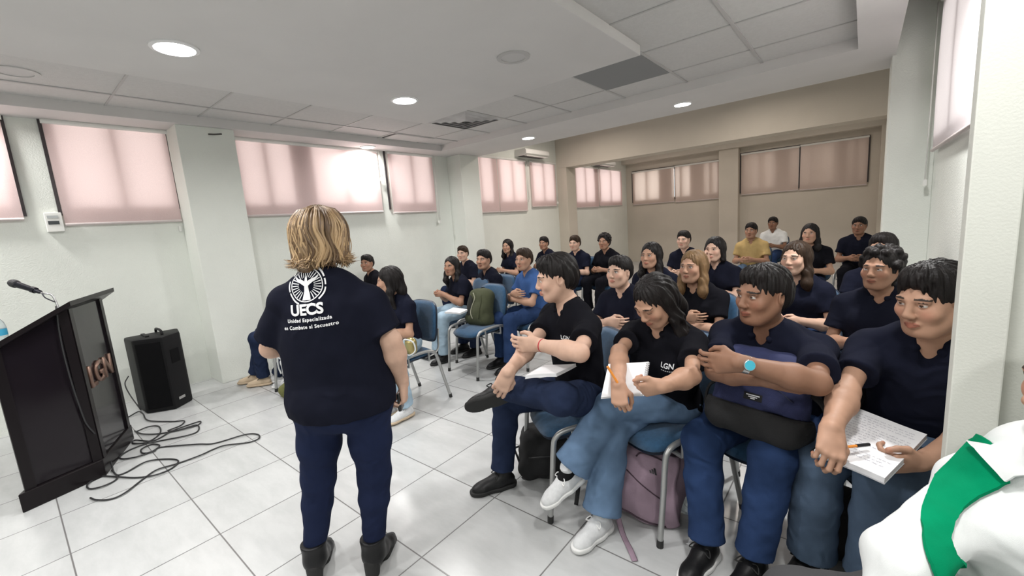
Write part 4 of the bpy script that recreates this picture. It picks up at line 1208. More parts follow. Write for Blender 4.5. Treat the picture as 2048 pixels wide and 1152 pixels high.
# ================================================================== the standing speaker
def frame(O, f):
    f = unit(f); r = np.cross(f, np.array([0, 0, 1.])); O = np.asarray(O, float)
    return (lambda a, b, z: O+r*a+f*b+np.array([0, 0, z])), r, f
PW, rW, fW = frame((-1.72, .80, 0), (-.65, .76, 0))
JW = dict(hed=PW(.050, .055, 1.497), nek=PW(.045, .0, 1.315), shL=PW(-.122, 0, 1.272), shR=PW(.228, 0, 1.245), elL=PW(-.225, .03, 1.05), wrL=PW(-.10, .22, 1.03), elR=PW(.295, -.02, 1.055), wrR=PW(.30, .06, .845),
          pel=PW(.055, 0, .80), hipL=PW(-.045, 0, .77), hipR=PW(.155, 0, .77), knL=PW(-.105, .02, .455), knR=PW(.140, .02, .45), anL=PW(-.160, 0, .12), anR=PW(.105, 0, .12))
WM = make_person('standing woman seen from behind in a dark printed T-shirt, jeans and heeled boots', JW, s=.98, fat=1.30, fem=True, chest=1.14, tone='fair', head=unit(fW+rW*.55), hair=None, shirt=M_NAVY, sleeve=.76, slw=1.06, skirt=.212, pants=M_DENW,
                 legs=dict(th=.102, kn=.070, cf=.064, hem=.047, stop=.97, cuff=False, fold=.003), hands=dict(R=dict(d=(0, 0, -1), side=fW+.0*rW, curl=(.75, .8, .85, .9), thumb=(.7, .5)), L=dict(d=rW*.8+fW*.4, side=(0, 0, 1), curl=(.5, .5, .5, .5))),
                 hero=True, hemz=.03, collar=False, seed=3, headscale=.97, fold=.006, beltz=.10)
# heeled ankle boots
for S_ in 'LR':
    an = JW['an'+S_]; t = fW*.98+rW*(.15 if S_ == 'R' else -.12); t = unit(t); sd = np.cross(t, [0, 0, -1.])
    B = lambda a, b, c: an+t*a+sd*b+np.array([0, 0, c])
    q = SDF()
    q.fc(B(-.012, 0, -.03), B(-.006, 0, .035), .049, .054, .02); q.fc(B(-.006, 0, .015), B(-.006, 0, .040), .052, .0565, .004)
    q.rc(B(-.02, 0, -.045), B(.04, 0, -.06), .042, .040, .03); q.rc(B(.04, 0, -.06), B(.13, 0, -.095), .040, .030, .025); q.rc(B(.12, 0, -.095), B(.165, 0, -.10), .034, .020, .02)
    q.cut(B(.05, 0, -.118), (0, 0, -1), .004); q.cut(B(-.03, 0, -.078), unit(np.array([0, 0, -1])-t*.42), .006)
    v, f = q.mesh(.005); bo = WM['child'](np_mesh('boot', relax(v, f, 2), f, M_LEATH, WM['body']))
    q = SDF(); q.fc(B(-.038, 0, -.06), B(-.046, 0, -.1195), .036, .030, .01); q.rc(B(.06, 0, -.108), B(.15, 0, -.108), .036, .030, .01); q.cut(B(0, 0, -.1195), (0, 0, -1), .002); q.cut(B(.08, 0, -.104), unit(np.array([0, 0, 1.])+t*0), .002) if False else None
    v, f = q.mesh(.005); np_mesh('sole', relax(v, f, 1), f, M_SOLEB, bo)

# her wavy dark-blond bob: a base volume and many locks
def bob_hair(W_):
    P, A, s = W_['P'], W_['A'], .97
    hr, hf, hu = A; rng = random.Random(5)
    base = hair_cap(P, A, s, 'bob', rng, .4)
    base.chain([P(0, -.045, .02), P(0, -.055, -.07), P(0, -.05, -.10)], [.055, .055, .04], .04)
    v, f = base.mesh(.005, strand_noise(P(0, 0, 0), A, s, .0035)); v = relax(v, f, 1)
    m = bpy.data.materials.new('wavy_hair'); m.use_nodes = True; nt = m.node_tree; b = nt.nodes['Principled BSDF']
    a = nt.nodes.new('ShaderNodeVertexColor'); a.layer_name = 'Col'; nt.links.new(a.outputs[0], b.inputs['Base Color']); b.inputs['Roughness'].default_value = .38; b.inputs['Specular IOR Level'].default_value = .5
    col0 = np.tile(np.array([.13, .075, .035], np.float32), (len(v), 1))
    ho = W_['child'](np_mesh('hair', v, f, m, W_['body'], col0))
    mb = MB(); cols = []
    ns = 7
    for i in range(900):
        # root on the skull, along both sides of a parting
        a0 = rng.uniform(-PI, PI); 
        el = rng.choice([rng.uniform(.55, 1.45), rng.uniform(.0, 1.4)])
        x, y, z = math.cos(el)*math.sin(a0), -math.cos(el)*math.cos(a0), math.sin(el)
        if y > .55 and z < .62: continue
        root = np.array([x*.078, -.014+y*.094, .046+z*.088])
        out = unit(np.array([x, y*1.0, .0])+1e-4)
        if abs(x) < .25 and y < .3: out = unit(np.array([rng.uniform(-.6, .6), -1, 0]))
        if out[1] > .5: out = unit(np.array([np.sign(out[0])*1.0, .25, 0]))
        L = rng.uniform(.17, .23)+z*.07
        ph, wa = 2.5*math.sin(a0*2.3)+rng.uniform(-.6, .6), rng.uniform(.008, .016)
        tang = np.array([-out[1], out[0], 0]); pts = []
        bot = -.105-rng.uniform(0, .035)
        dep = rng.uniform(-.006, .010)
        flip = rng.uniform(-.01, .05) if rng.random() < .6 else rng.uniform(-.03, .0)
        for k in range(15):
            t_ = k/14
            zz = root[2]+(bot-root[2])*t_
            rad = .103+.010*math.sin(t_*PI)
            zr = max(0., min(1., (zz-.03)/.105)); rr = rad*math.sqrt(max(.02, 1-zr*zr*.92)) if zz > .03 else rad
            rr = max(rr, math.hypot(root[0], root[1]+.014)) if t_ < .2 else rr
            w = math.sin(t_*9.5+ph)*wa*t_*1.6
            fl = flip*max(0, (t_-.78)/.22)**2
            p = out*np.array([.92, 1.06, 0])*(rr+fl+dep)+tang*w+np.array([0, -.012, 0])
            p[2] = zz+ (max(0, flip)*.6*max(0, (t_-.85)/.15)**2)
            if k == 0: p = root
            pts.append(P(*p))
        r0 = rng.uniform(.0026, .0058)
        rs = [r0*(.6+.5*math.sin(min(1, t*1.2)*PI*.8)) if t < .8 else r0*max(.12, 1-(t-.8)*4.4) for t in [k/14 for k in range(15)]]
        n0 = len(mb.bm.verts); mb.tube(pts, rs, 6, flat=.55)
        bl = .5+.5*math.sin(a0*9+rng.uniform(-.9, .9)); dk = np.array([.105, .060, .030]); lt = np.array([.50, .34, .185])
        for vv in range(len(mb.bm.verts)-n0):
            ring_ = vv//6/14
            mix = min(1, max(0, bl*1.15-.18+.25*(ring_-.35)))
            if z > .70: mix *= min(1, .25+2.6*ring_)
            cols.append(dk*(1-mix)+lt*mix)
    lo_ = mb.build('locks', m, ho, smooth=True)
    ca = lo_.data.color_attributes.new('Col', 'FLOAT_COLOR', 'POINT'); c4 = np.ones((len(cols), 4), np.float32); c4[:, :3] = np.array(cols)
    ca.data.foreach_set('color', c4.ravel())
bob_hair(WM)
# print on her back
def back_print():
    J = WM['J']; r, f_, up, Pb = WM['torso']
    bn = Vector(-f_); rt = Vector(r); upv = Vector(up)
    C0 = Vector((J['shL']+J['shR'])/2) + upv*(.050) + rt*(-.040)
    tilt = math.radians(2); rt2 = rt*math.cos(tilt)+upv*math.sin(tilt); up2 = upv*math.cos(tilt)-rt*math.sin(tilt)
    def put(bm, dx, dy): press_on(bm, WM['shirt'], C0+rt2*dx+up2*dy, rt2, up2, bn, .003, .5); bm_obj('back_print', bm, M_PRINT, WM['shirt'])
    put(text_mesh('UECS', .056, .0022), .0, -.082)
    put(text_mesh('Unidad Especializada', .0190, .0005, space=1.12), .004, -.119)
    put(text_mesh('en Combate al Secuestro', .0190, .0005, space=1.12), .004, -.145)
    # round emblem: ring, rays, a bird with raised wings, broken outer ring of lettering
    bm = bmesh.new()
    def poly(pts): bm.faces.new([bm.verts.new((x*1.5, y*1.5, 0)) for x, y in pts])
    def arc(r0, r1, a0, a1, n):
        for k in range(n):
            a, b = math.radians(a0+(a1-a0)*k/n), math.radians(a0+(a1-a0)*(k+1)/n)
            poly([(r0*math.cos(a), r0*math.sin(a)), (r1*math.cos(a), r1*math.sin(a)), (r1*math.cos(b), r1*math.sin(b)), (r0*math.cos(b), r0*math.sin(b))])
    arc(.0395, .042, 0, 360, 40)
    for a0, a1 in ((20, 58), (-5, 14), (-50, -12), (-98, -72), (-160, -115), (165, 196), (120, 150)): arc(.0465, .0505, a0, a1, 6)
    for k in range(30):
        a = 2*PI*k/30; 
        if -2.0 < math.atan2(math.sin(a), math.cos(a)) < -1.15: continue
        w = .034; r0 = .020
        poly([(r0*math.cos(a-w), r0*math.sin(a-w)), (.038*math.cos(a-w), .038*math.sin(a-w)), (.038*math.cos(a+w), .038*math.sin(a+w)), (r0*math.cos(a+w), r0*math.sin(a+w))])
    for sx in (-1, 1):
        poly([(0, -.006), (sx*.010, .002), (sx*.022, .010), (sx*.032, .020), (sx*.020, .017), (sx*.009, .013), (0, .008)][::sx])
    poly([(-.004, .006), (.004, .006), (.003, .018), (0, .022), (-.003, .018)])
    poly([(-.005, .0), (.005, .0), (.006, -.014), (.011, -.037), (-.011, -.037), (-.006, -.014)])
    put(bm, .004, .010)
back_print()
t = MB(); c_ = Vector(JW['wrR'])+Vector((0, 0, -.080))-Vector(rW)*.018
t.box((-.030, -.007, -.045), (.030, .007, .035), .005, Matrix.Translation(c_) @ Matrix.Rotation(math.atan2(fW[1], fW[0]), 4, 'Z'))
o = t.build('phone', mat('phone_black', (.008, .008, .009), rough=.25), smooth='auto', origin=tuple(c_)); tag(o, 'small black phone held in the standing woman\'s right hand', 'phone')

# ================================================================== the front row
def logo(pers, a, b, size=.030, txt='LGN', sub=True):
    """little white chest mark: a along the wearer's right, b up from the shoulder line"""
    J = pers['J']; r, f_, up, Pb = pers['torso']; 
    c = Vector((J['shL']+J['shR'])/2)+Vector(r)*a+Vector(up)*b
    bm = text_mesh(txt, size, .0006, res=3); rt = -Vector(r)      # as read from the front
    press_on(bm, pers['shirt'], c, rt, Vector(up), Vector(f_), .003, .6); bm_obj('chest_logo', bm, M_PRINT, pers['shirt'])
    if sub:
        bm = bmesh.new(); n = 6
        for k in range(n):
            x0, x1 = -.026+.0095*k, -.026+.0095*k+.006
            bm.faces.new([bm.verts.new(p) for p in ((x0, -.0015, 0), (x1, -.0015, 0), (x1, .0015, 0), (x0, .0015, 0))])
        press_on(bm, pers['shirt'], c-Vector(up)*.021, rt, Vector(up), Vector(f_), .003, .6); bm_obj('chest_logo', bm, M_PRINT, pers['shirt'])

# --- man with crossed leg
J1 = dict(hed=[-1.205, 1.815, 1.195], nek=[-1.165, 1.85, 1.03], shL=[-1.013, 1.772, .995], shR=[-1.322, 1.917, 1.000], elL=[-.909, 1.51, .928], wrL=[-1.15, 1.554, .92], elR=[-1.286, 1.669, .87], wrR=[-1.25, 1.433, .814],
          pel=[-1.149, 1.938, .556], hipL=[-1.078, 1.883, .55], hipR=[-1.222, 1.991, .546], knL=[-1.016, 1.506, .70], knR=[-1.519, 1.695, .495], anL=[-1.421, 1.549, .665], anR=[-1.535, 1.635, .09])
lf = unit((-.77, -.64, 0)); dn = np.array([0, 0, -1.])
P1 = make_person('man in black polo with one ankle resting on his knee, red bracelet, front row', J1, s=1.0, fat=1.05, tone='fair', head=unit((-.75, -.62, -.12)), hair=('short', M_HBLK), hvol=.9, shirt=M_BLACK, sleeve=.60, pants=M_DEN,
                 legs=dict(th=.092, kn=.072, cf=.068, hem=.064, stop=dict(L=.93, R=.93)), hands=dict(R=dict(d=(-.35, -.32, -.85), side=-lf+dn*-.1, curl=(.45, .5, .55, .6), thumb=(.2, .5)), L=dict(d=(-.85, -.40, .0), side=(0, 0, 1), curl=(.45, .5, .5, .5), thumb=(.3, .6))),
                 shoes=dict(L=dict(toe=(-.82, -.46, -.32), down=(.3, -.75, -.55), lace=M_LACEB, s=1.0), R=dict(toe=(-.55, -.83, 0), lace=M_LACEB, s=1.0)), hero=True, seed=11, group=None)
# --- girl writing
J2 = dict(hed=[-.70, 1.825, 1.105], nek=[-.70, 1.906, .968], shR=[-.855, 1.935, .938], shL=[-.553, 1.878, .935], elR=[-.809, 1.676, .898], wrR=[-.716, 1.466, .846], elL=[-.487, 1.628, .862], wrL=[-.535, 1.47, .870],
          pel=[-.715, 2.075, .550], hipL=[-.642, 2.035, .542], hipR=[-.79, 2.111, .541], knL=[-.897, 1.755, .600], knR=[-.893, 1.765, .47], anL=[-1.041, 1.56, .301], anR=[-.903, 1.609, .091])
P2 = make_person('young woman with long dark hair in black polo, writing in a spiral notebook', J2, s=.92, fat=.98, fem=True, chest=1.0, tone='mid', head=unit((-.30, -.80, -.52)), hair=('side', M_HBLK), shirt=M_BLACK, sleeve=.56, pants=M_DENL,
                 legs=dict(th=.088, kn=.074, cf=.082, hem=.096, stop=dict(L=.90, R=.92)), hands=dict(R=dict(d=(.25, -.45, -.75), side=(.72, .2, .3), curl=(.9, 1.0, 1.1, 1.1), thumb=(.7, .5)), L=dict(d=(-.82, -.32, -.25), side=(.05, -.35, 1), curl=(.95, 1.0, 1.0, 1.0), thumb=(.1, .05))),
                 shoes=dict(L=dict(toe=(-.45, -.72, -.38), down=(-.25, -.25, -.93), m=M_SNEAK, sole=M_SOLEW, lace=M_LACEW, s=.95, sock=M_SOCK), R=dict(toe=(-.25, -.97, 0), m=M_SNEAK, sole=M_SOLEW, lace=M_LACEW, s=.95)), hero=True, closed=True, seed=21)
# --- man with arms folded over a backpack
J3 = dict(hed=[-.297, 1.935, 1.13], nek=[-.291, 1.995, .975], shR=[-.465, 2.034, .945], shL=[-.115, 1.955, .940], elR=[-.432, 1.76, .85], wrR=[-.223, 1.672, .880], elL=[-.095, 1.692, .885], wrL=[-.305, 1.585, .955],
          pel=[-.275, 2.20, .556], hipL=[-.183, 2.19, .546], hipR=[-.365, 2.21, .544], knL=[-.235, 1.79, .515], knR=[-.50, 1.81, .505], anL=[-.282, 1.73, .095], anR=[-.457, 1.71, .092])
P3 = make_person('man in navy polo with arms folded over the navy backpack on his lap', J3, s=1.0, fat=1.12, tone='dark', head=unit((-.55, -.80, .02)), hair=('short', M_HBLK), shirt=M_NAVY2, sleeve=.62, pants=M_DENM,
                 legs=dict(th=.098, kn=.082, cf=.074, hem=.068, stop=.94), hands=dict(R=dict(d=(.85, .3, -.1), side=(0, 0, 1), curl=(.3, .3, .3, .3)), L=dict(d=(-.80, .05, -.15), side=(0, 0, 1), curl=(.4, .4, .4, .4))),
                 shoes=dict(L=dict(toe=(-.30, -.95, 0), lace=M_LACEB, sole=M_SOLEW, s=1.0), R=dict(toe=(-.25, -.97, 0), lace=M_LACEB, sole=M_SOLEW, s=1.0)), hero=True, seed=31)
# --- man with open notebook beside the pillar
J4 = dict(hed=[.192, 1.935, 1.14], nek=[.206, 2.003, .985], shR=[.035, 2.046, .955], shL=[.365, 1.963, .948], elR=[-.02, 1.818, .82], wrR=[-.048, 1.587, .785], elL=[.33, 1.95, .705], wrL=[.182, 1.765, .650],
          pel=[.215, 2.195, .556], hipL=[.299, 2.175, .546], hipR=[.129, 2.215, .546], knL=[.098, 1.813, .510], knR=[-.097, 1.868, .505], anL=[.08, 1.867, .095], anR=[-.106, 1.883, .092])
P4 = make_person('man in navy polo holding an open notebook on his lap beside the pillar', J4, s=1.0, fat=1.12, tone='mid', head=unit((-.62, -.75, -.1)), hair=('short', M_HBLK), hvol=1.4, shirt=M_NAVY2, sleeve=.60, pants=M_DENG,
                 legs=dict(th=.100, kn=.084, cf=.082, hem=.080, stop=.96), hands=dict(R=dict(d=(.02, -.80, -.60), side=(.8, .25, -.2), curl=(.75, .8, .85, .9), thumb=(.5, .5)), L=dict(d=(-.78, -.62, -.02), side=(.1, -.3, 1), curl=(.95, 1.0, 1.0, 1.0), thumb=(.1, .05))),
                 shoes=dict(L=dict(toe=(-.1, -.99, 0), lace=M_LACEB, s=1.0), R=dict(toe=(-.45, -.9, 0), lace=M_LACEB, s=1.0)), hero=True, seed=41)
logo(P1, -.075, -.075); logo(P2, -.075, -.085, .030); logo(P3, -.112, -.022, .030)
for Pn, lb in ((J1, 'blue chair under the man with the crossed leg'), (J2, 'blue chair under the young woman with the spiral notebook'), (J3, 'blue chair under the man with folded arms'), (J4, 'blue chair under the man beside the pillar')):
    r_ = unit(np.array(Pn['hipR'])-np.array(Pn['hipL'])); f_ = np.cross([0, 0, 1.], r_)
    p = np.array(Pn['pel'])+f_*.07
    chair(p[0], p[1], math.atan2(f_[0], -f_[1]), lb)
# ================================================================== things held and things on the floor
M_PAPER = mat('paper', (.80, .80, .82), rough=.8, var=.02); M_INK = mat('ink', (.22, .22, .30), rough=.8); M_WIRE = mat('wire', (.30, .30, .31), rough=.4, metal=.6)
M_ORANGE = mat('pen_orange', (.80, .28, .04), rough=.35); M_PENB = mat('pen_black', (.012, .012, .016), rough=.35); M_WOODP = mat('pencil_wood', (.80, .42, .15), rough=.5)
def sheets(name, c, thick, label, cat, spiral=None, lines=0, seed=1, cover=None, curl=.0):
    """a pad lying on the 4 corner points c (bottom left, bottom right, top right, top left seen from its reader)"""
    c = [Vector(p) for p in c]; o = sum(c, Vector())/4
    n = (c[1]-c[0]).cross(c[3]-c[0]).normalized()
    if n.z < 0: n = -n
    t = empty(name, o, 0, label, cat)
    c = [p-o for p in c]
    def G(u, v, h):
        p = c[0]*(1-u)*(1-v)+c[1]*u*(1-v)+c[2]*u*v+c[3]*(1-u)*v
        return p+n*(h+curl*(1-v)**3*(.3+.7*u)+.004*math.sin(u*3+v*2))
    def slab(nm, h0, h1, m, grow=0.0, N=10):
        b = MB(); lo, hi = [], []
        for i in range(N+1):
            lo.append([b.bm.verts.new(G(-grow+(1+2*grow)*i/N, -grow+(1+2*grow)*k/N, h0)) for k in range(N+1)])
            hi.append([b.bm.verts.new(G(-grow+(1+2*grow)*i/N, -grow+(1+2*grow)*k/N, h1)) for k in range(N+1)])
        for i in range(N):
            for k in range(N):
                b.bm.faces.new((lo[i][k], lo[i][k+1], lo[i+1][k+1], lo[i+1][k])); b.bm.faces.new((hi[i][k], hi[i+1][k], hi[i+1][k+1], hi[i][k+1]))
        for i in range(N):
            b.bm.faces.new((lo[i][0], lo[i+1][0], hi[i+1][0], hi[i][0])); b.bm.faces.new((lo[i][N], hi[i][N], hi[i+1][N], lo[i+1][N]))
            b.bm.faces.new((lo[0][i], hi[0][i], hi[0][i+1], lo[0][i+1])); b.bm.faces.new((lo[N][i], lo[N][i+1], hi[N][i+1], hi[N][i]))
        return b.build(nm, m, t, smooth='auto')
    slab('cover', -.0015, 0, cover or M_PAPER, .012)
    slab('pages', .0004, thick, M_PAPER)
    if spiral is not None:
        u0 = 1 if spiral == 'R' else 0; L = 16
        b = MB()
        for k in range(L):
            v = .06+.88*k/(L-1); p = G(u0, v, thick*.5); e = (c[1]-c[0]).normalized()*(1 if u0 else -1)
            b.tube([p+e*math.cos(a)*.007-e*.003+n*math.sin(a)*(.006+thick*.5) for a in [2*PI*j/10 for j in range(11)]], .0011, 5, caps=False)
        b.build('spiral', M_WIRE, t, smooth=True)
    if lines:
        rng = random.Random(seed); b = MB()
        for k in range(lines):
            v = .90-.80*k/lines; u = .08
            end = rng.choice([.9, .85, .6, .92, .4])
            while u < end:
                w = rng.uniform(.02, .085); m_ = 6; pr = None
                for j in range(m_+1):
                    uu = u+w*j/m_; vv = v+.008*math.sin(j*2.6+u*50)+rng.uniform(-.003, .003)
                    q = (G(uu, vv-.0022, thick+.0006), G(uu, vv+.0022, thick+.0006))
                    if pr: b.bm.faces.new([b.bm.verts.new(x) for x in (pr[0], q[0], q[1], pr[1])])
                    pr = q
                u += w+rng.uniform(.012, .03)
        b.build('handwriting', M_INK, t)
    return t
def pen(p0, p1, r, label, m, capm=None, cat='pen', tipm=None):
    p0, p1 = Vector(p0), Vector(p1); d = (p1-p0).normalized(); L = (p1-p0).length
    t = empty('pen' if cat == 'pen' else 'pencil', (p0+p1)/2, 0, label, cat); o = (p0+p1)/2
    MB().tube([p0-o+d*.014, p1-o], r, 10).build('barrel', m, t, smooth='auto')
    MB().tube([p0-o, p0-o+d*.014], [.0008, r*.9], 10).build('tip', tipm or M_WIRE, t, smooth='auto')
    if capm:
        MB().tube([p1-o-d*L*.36, p1-o+d*.002], r*1.22, 10).build('cap', capm, t, smooth='auto')
        sd = d.orthogonal().normalized(); MB().tube([p1-o-d*.002+sd*r*1.6, p1-o-d*L*.34+sd*r*1.7], r*.35, 6).build('clip', capm, t, smooth='auto')
# pads
sheets('notepad', [at(1051, 757, Z=.795), at(1113, 753, Z=.80), at(1152, 731, Z=.815), at(1090, 737, Z=.805)], .014, 'white notepad lying on the crossed leg of the man with the red bracelet', 'notepad', curl=.0)
sheets('spiral_notebook', [at(1203, 797, D=1.72), at(1287, 791, D=1.67), at(1298, 725, D=1.74), at(1218, 731, D=1.79)], .012, 'open spiral notebook in which the young woman writes', 'notebook', spiral='R', lines=0)
sheets('notebook', [at(1627, 909, Z=.668), at(1768, 967, Z=.655), at(1853, 876, Z=.672), at(1716, 827, Z=.685)], .018, 'open notebook full of handwriting on the lap of the man beside the pillar', 'notebook', lines=17, cover=mat('cover_grey', (.35, .36, .38), rough=.5))
pen(at(985, 777, D=2.13), at(1028, 765, D=2.08), .0042, 'wooden pencil in the right hand of the man with the red bracelet', M_WOODP, None, 'pencil', M_WOODP)
pen(at(1247, 785, D=1.645), at(1215, 733, D=1.63), .0048, 'orange pencil in the writing young woman\'s hand', M_ORANGE, None, 'pencil', M_WOODP)
pen(at(1668, 897, D=1.33), at(1737, 889, D=1.36), .0045, 'orange pen with black cap over the handwritten notebook', M_ORANGE, M_PENB)

def ring_band(pers, S_, t_, r, w, m, name, label=None, face=None):
    """a band around the forearm, a child of the wearer"""
    J = pers['J']; el, wr = J['el'+S_], J['wr'+S_]; d = unit(wr-el); c = wr-d*t_
    a = unit(np.cross(d, [0, 0, 1.])); b = np.cross(d, a)
    mb = MB()
    n = 24
    for k in range(n):
        t0, t1 = 2*PI*k/n, 2*PI*(k+1)/n
        q0 = [c+(a*math.cos(x)+b*math.sin(x))*rr+d*h for x in (t0, t1) for rr in (r, r+.0035) for h in (-w, w)]
        vs = [mb.bm.verts.new(p) for p in q0]
        for f in ((2, 6, 7, 3), (0, 1, 5, 4), (0, 4, 6, 2), (1, 3, 7, 5)): mb.bm.faces.new([vs[i] for i in f])
    bmesh.ops.remove_doubles(mb.bm, verts=mb.bm.verts, dist=1e-5)
    o = pers['child'](mb.build(name, m, pers['body'], smooth='auto', label=label))
    return o, c, d, a, b
ring_band(P1, 'L', .020, .0285, .0035, mat('red_cord', (.42, .02, .03), rough=.7), 'bracelet', 'red cord bracelet')
ring_band(P2, 'L', .025, .0255, .0022, mat('dark_red_cord', (.16, .02, .03), rough=.7), 'bracelet', 'thin dark red bracelet')
o, c, d, a, b = ring_band(P3, 'L', .012, .0290, .010, mat('watch_steel', (.60, .60, .58), rough=.25, metal=.9), 'wristwatch', 'steel watch with a turquoise dial')
view = unit(np.array([0, 0, CAMZ])-c); view = unit(view-d*(view@d))
MB().lathe([(0, 0), (.019, 0), (.020, .004), (.0185, .010), (.0165, .0105)], tuple(c+view*.030), 28, tuple(view)).build('case', MATS['watch_steel'], o, smooth='auto')
MB().lathe([(0, .0106), (.0165, .0106)], tuple(c+view*.030), 28, tuple(view)).build('dial', mat('dial_turquoise', (.05, .42, .55), rough=.2), o)

# ------------------------------------------------------------------ backpacks
M_BAGK = mat('bag_black', (.010, .010, .011), rough=.85, bump=.3, bscale=500); M_BAGN = mat('bag_navy', (.020, .026, .085), rough=.85, bump=.35, bscale=500, var=.15, vscale=20)
M_BAGP = mat('bag_mauve', (.30, .215, .27), rough=.85, bump=.25, bscale=500, var=.08, vscale=12); M_BAGPD = mat('bag_mauve_dark', (.06, .035, .05), rough=.8)
M_BAGO = mat('bag_olive', (.055, .062, .030), rough=.9, bump=.3, bscale=500, var=.15); M_BAGOK = mat('bag_olive_black', (.014, .015, .012), rough=.85, bump=.3, bscale=500)
def sdf_obj(q, vox, name, m, parent=None, noise=None, it=2, origin=(0, 0, 0)):
    v, f = q.mesh(vox, noise); return np_mesh(name, relax(v, f, it), f, m, parent, None, origin)
def soft_box(q, c, h, ax, r, k=.02, top=1.0):
    """rounded box out of 8 corner-spheres joined by cones"""
    c = np.asarray(c, float); A = [unit(a) for a in ax]
    C = lambda i, j, l: c+A[0]*(h[0]-r)*i*(top if l > 0 else 1)+A[1]*(h[1]-r)*j*(top if l > 0 else 1)+A[2]*(h[2]-r)*l
    q.ell(c, np.array(h)*np.array([1.02, 1.05, 1.0]), A, k)
    for i in (-1, 1):
        for j in (-1, 1): q.rc(C(i, j, -1), C(i, j, 1), r, r, k)
    for l in (-1, 1):
        for i in (-1, 1): q.rc(C(i, -1, l), C(i, 1, l), r, r, k); q.rc(C(-1, i, l), C(1, i, l), r, r, k)
    # fill the faces
    for l in (-.5, 0, .5): q.ell(c+A[2]*h[2]*l, np.array([h[0]*.98, h[1]*.98, h[2]*.55]), A, k)
    return q
X3, Y3, Z3 = np.array([1., 0, 0]), np.array([0, 1., 0]), np.array([0, 0, 1.])
def local_bag(loc, label, cat='backpack'): return empty('backpack', loc, 0, label, cat)

# black bag slumped on the floor by the first man's chair
t = local_bag((-1.40, 1.93, 0), 'black backpack slumped on the floor between the man with crossed leg and the writing woman')
q = SDF(); aR = unit(np.array([.80, .60, 0])); aF = unit(np.array([.60, -.80, 0])); up_ = unit(Z3-aF*.25)
soft_box(q, np.array([0, 0, .135]), (.185, .11, .13), (aR, aF, up_), .055, .03, .82); q.ell(np.array([0, 0, .11])+aF*.08, np.array([.15, .07, .10]), (aR, aF, Z3), .03)
q.cut((0, 0, .004), (0, 0, -1))
sdf_obj(q, .008, 'bag_body', M_BAGK, t, folds(.005, 26, 22, 30, 1, .003))
MB().tube(smooth_path([Vector(-aR*.06+Z3*.255), Vector(-aR*.03+Z3*.285), Vector(aR*.04+Z3*.285), Vector(aR*.07+Z3*.25)], 5), .010, 8, flat=.5).build('grab_handle', M_BAGK, t, smooth=True)
MB().tube(smooth_path([Vector(-aR*.19+aF*.02+Z3*.17), Vector(-aR*.215+aF*.02+Z3*.155), Vector(-aR*.20+aF*.05+Z3*.12), Vector(-aR*.17+aF*.08+Z3*.02), Vector(-aR*.18+aF*.09+Z3*.008)], 5), .010, 8, flat=.4).build('strap', M_BAGK, t, smooth=True)
_a = at(1157, 965, Z=.10)-Vector((-1.40, 1.93, 0)); _b = at(1152, 1010, Z=.006)-Vector((-1.40, 1.93, 0)); _c = Vector(aR*.16+aF*.05+Z3*.12)
MB().tube(smooth_path([_c, _a, (_a+_b)/2+Vector((0, 0, -.01)), _b], 6), .011, 8, flat=.25).build('strap', M_BAGK, t, smooth=True)
MB().tube(smooth_path([Vector(-aR*.13+aF*.135+Z3*.16), Vector(aF*.155+Z3*.175), Vector(aR*.13+aF*.125+Z3*.15)], 6), .0035, 6).build('zip', mat('zip_dark', (.03, .03, .032), rough=.4, metal=.3), t, smooth=True)

# mauve backpack leaning under the writing woman's chair
o_ = np.array([-.770, 1.90, 0]); t = local_bag(tuple(o_), 'mauve backpack with wide shoulder strap leaning under the writing woman\'s chair')
aR = unit(np.array([.77, .30, -.28])); aF = unit(np.array([.45, -.88, .18])); aU = unit(np.cross(aR, aF)); aU = aU if aU[2] > 0 else -aU
q = SDF(); cB = np.array([.01, .0, .185])
soft_box(q, cB, (.155, .085, .185), (aR, aF, aU), .06, .03, .80); q.ell(cB+aF*.075-aU*.07, np.array([.135, .065, .12]), (aR, aF, aU), .03)
q.cut((0, 0, .004), (0, 0, -1))
body_ = sdf_obj(q, .007, 'bag_body', M_BAGP, t, folds(.004, 30, 26, 22, 4, .002))
def on_bag(u, v, off=.006, tgt=None, c=cB, R=aR, F=aF, U=aU):
    bvh = BVHTree.FromObject(tgt or body_, bpy.context.evaluated_depsgraph_get())
    p = Vector(c+R*u+U*v+F*.4); h = bvh.ray_cast(p, Vector(-F), .6)
    return (h[0]+Vector(F)*off) if h[0] is not None else Vector(c+R*u+U*v+F*.05)
MB().tube(smooth_path([on_bag(.035, .165, .012), on_bag(.045, .12, .012), on_bag(.05, .04, .013), on_bag(.07, -.04, .012), on_bag(.10, -.10, .012), on_bag(.135, -.15, .012)], 6), [.034]*31, 10, flat=.30, up=tuple(aF)).build('shoulder_strap', M_BAGP, t, smooth=True)
MB().tube([on_bag(-.14+.027*k, .015-.012*k*.6, .001) for k in range(9)], .003, 6).build('seam', M_BAGPD, t, smooth=True)
MB().tube(smooth_path([on_bag(-.12, .10, .003), on_bag(-.105, .125, .004), on_bag(-.05, .132, .004), on_bag(.02, .128, .004)], 6), .004, 6).build('zip', M_BAGPD, t, smooth=True)
MB().tube([on_bag(-.14+.028*k, -.165+.0*k, .002) for k in range(11)], .005, 6).build('piping', M_BAGPD, t, smooth=True)
MB().tube(smooth_path([Vector(cB+aU*.16-aR*.05), Vector(cB+aU*.20-aR*.03), Vector(cB+aU*.20+aR*.04), Vector(cB+aU*.16+aR*.06)], 6), .011, 8, flat=.45).build('grab_handle', M_BAGP, t, smooth=True)
_p = at(1228, 1000, Z=.09)-Vector(o_); _q = at(1270, 1122, Z=.006)-Vector(o_)
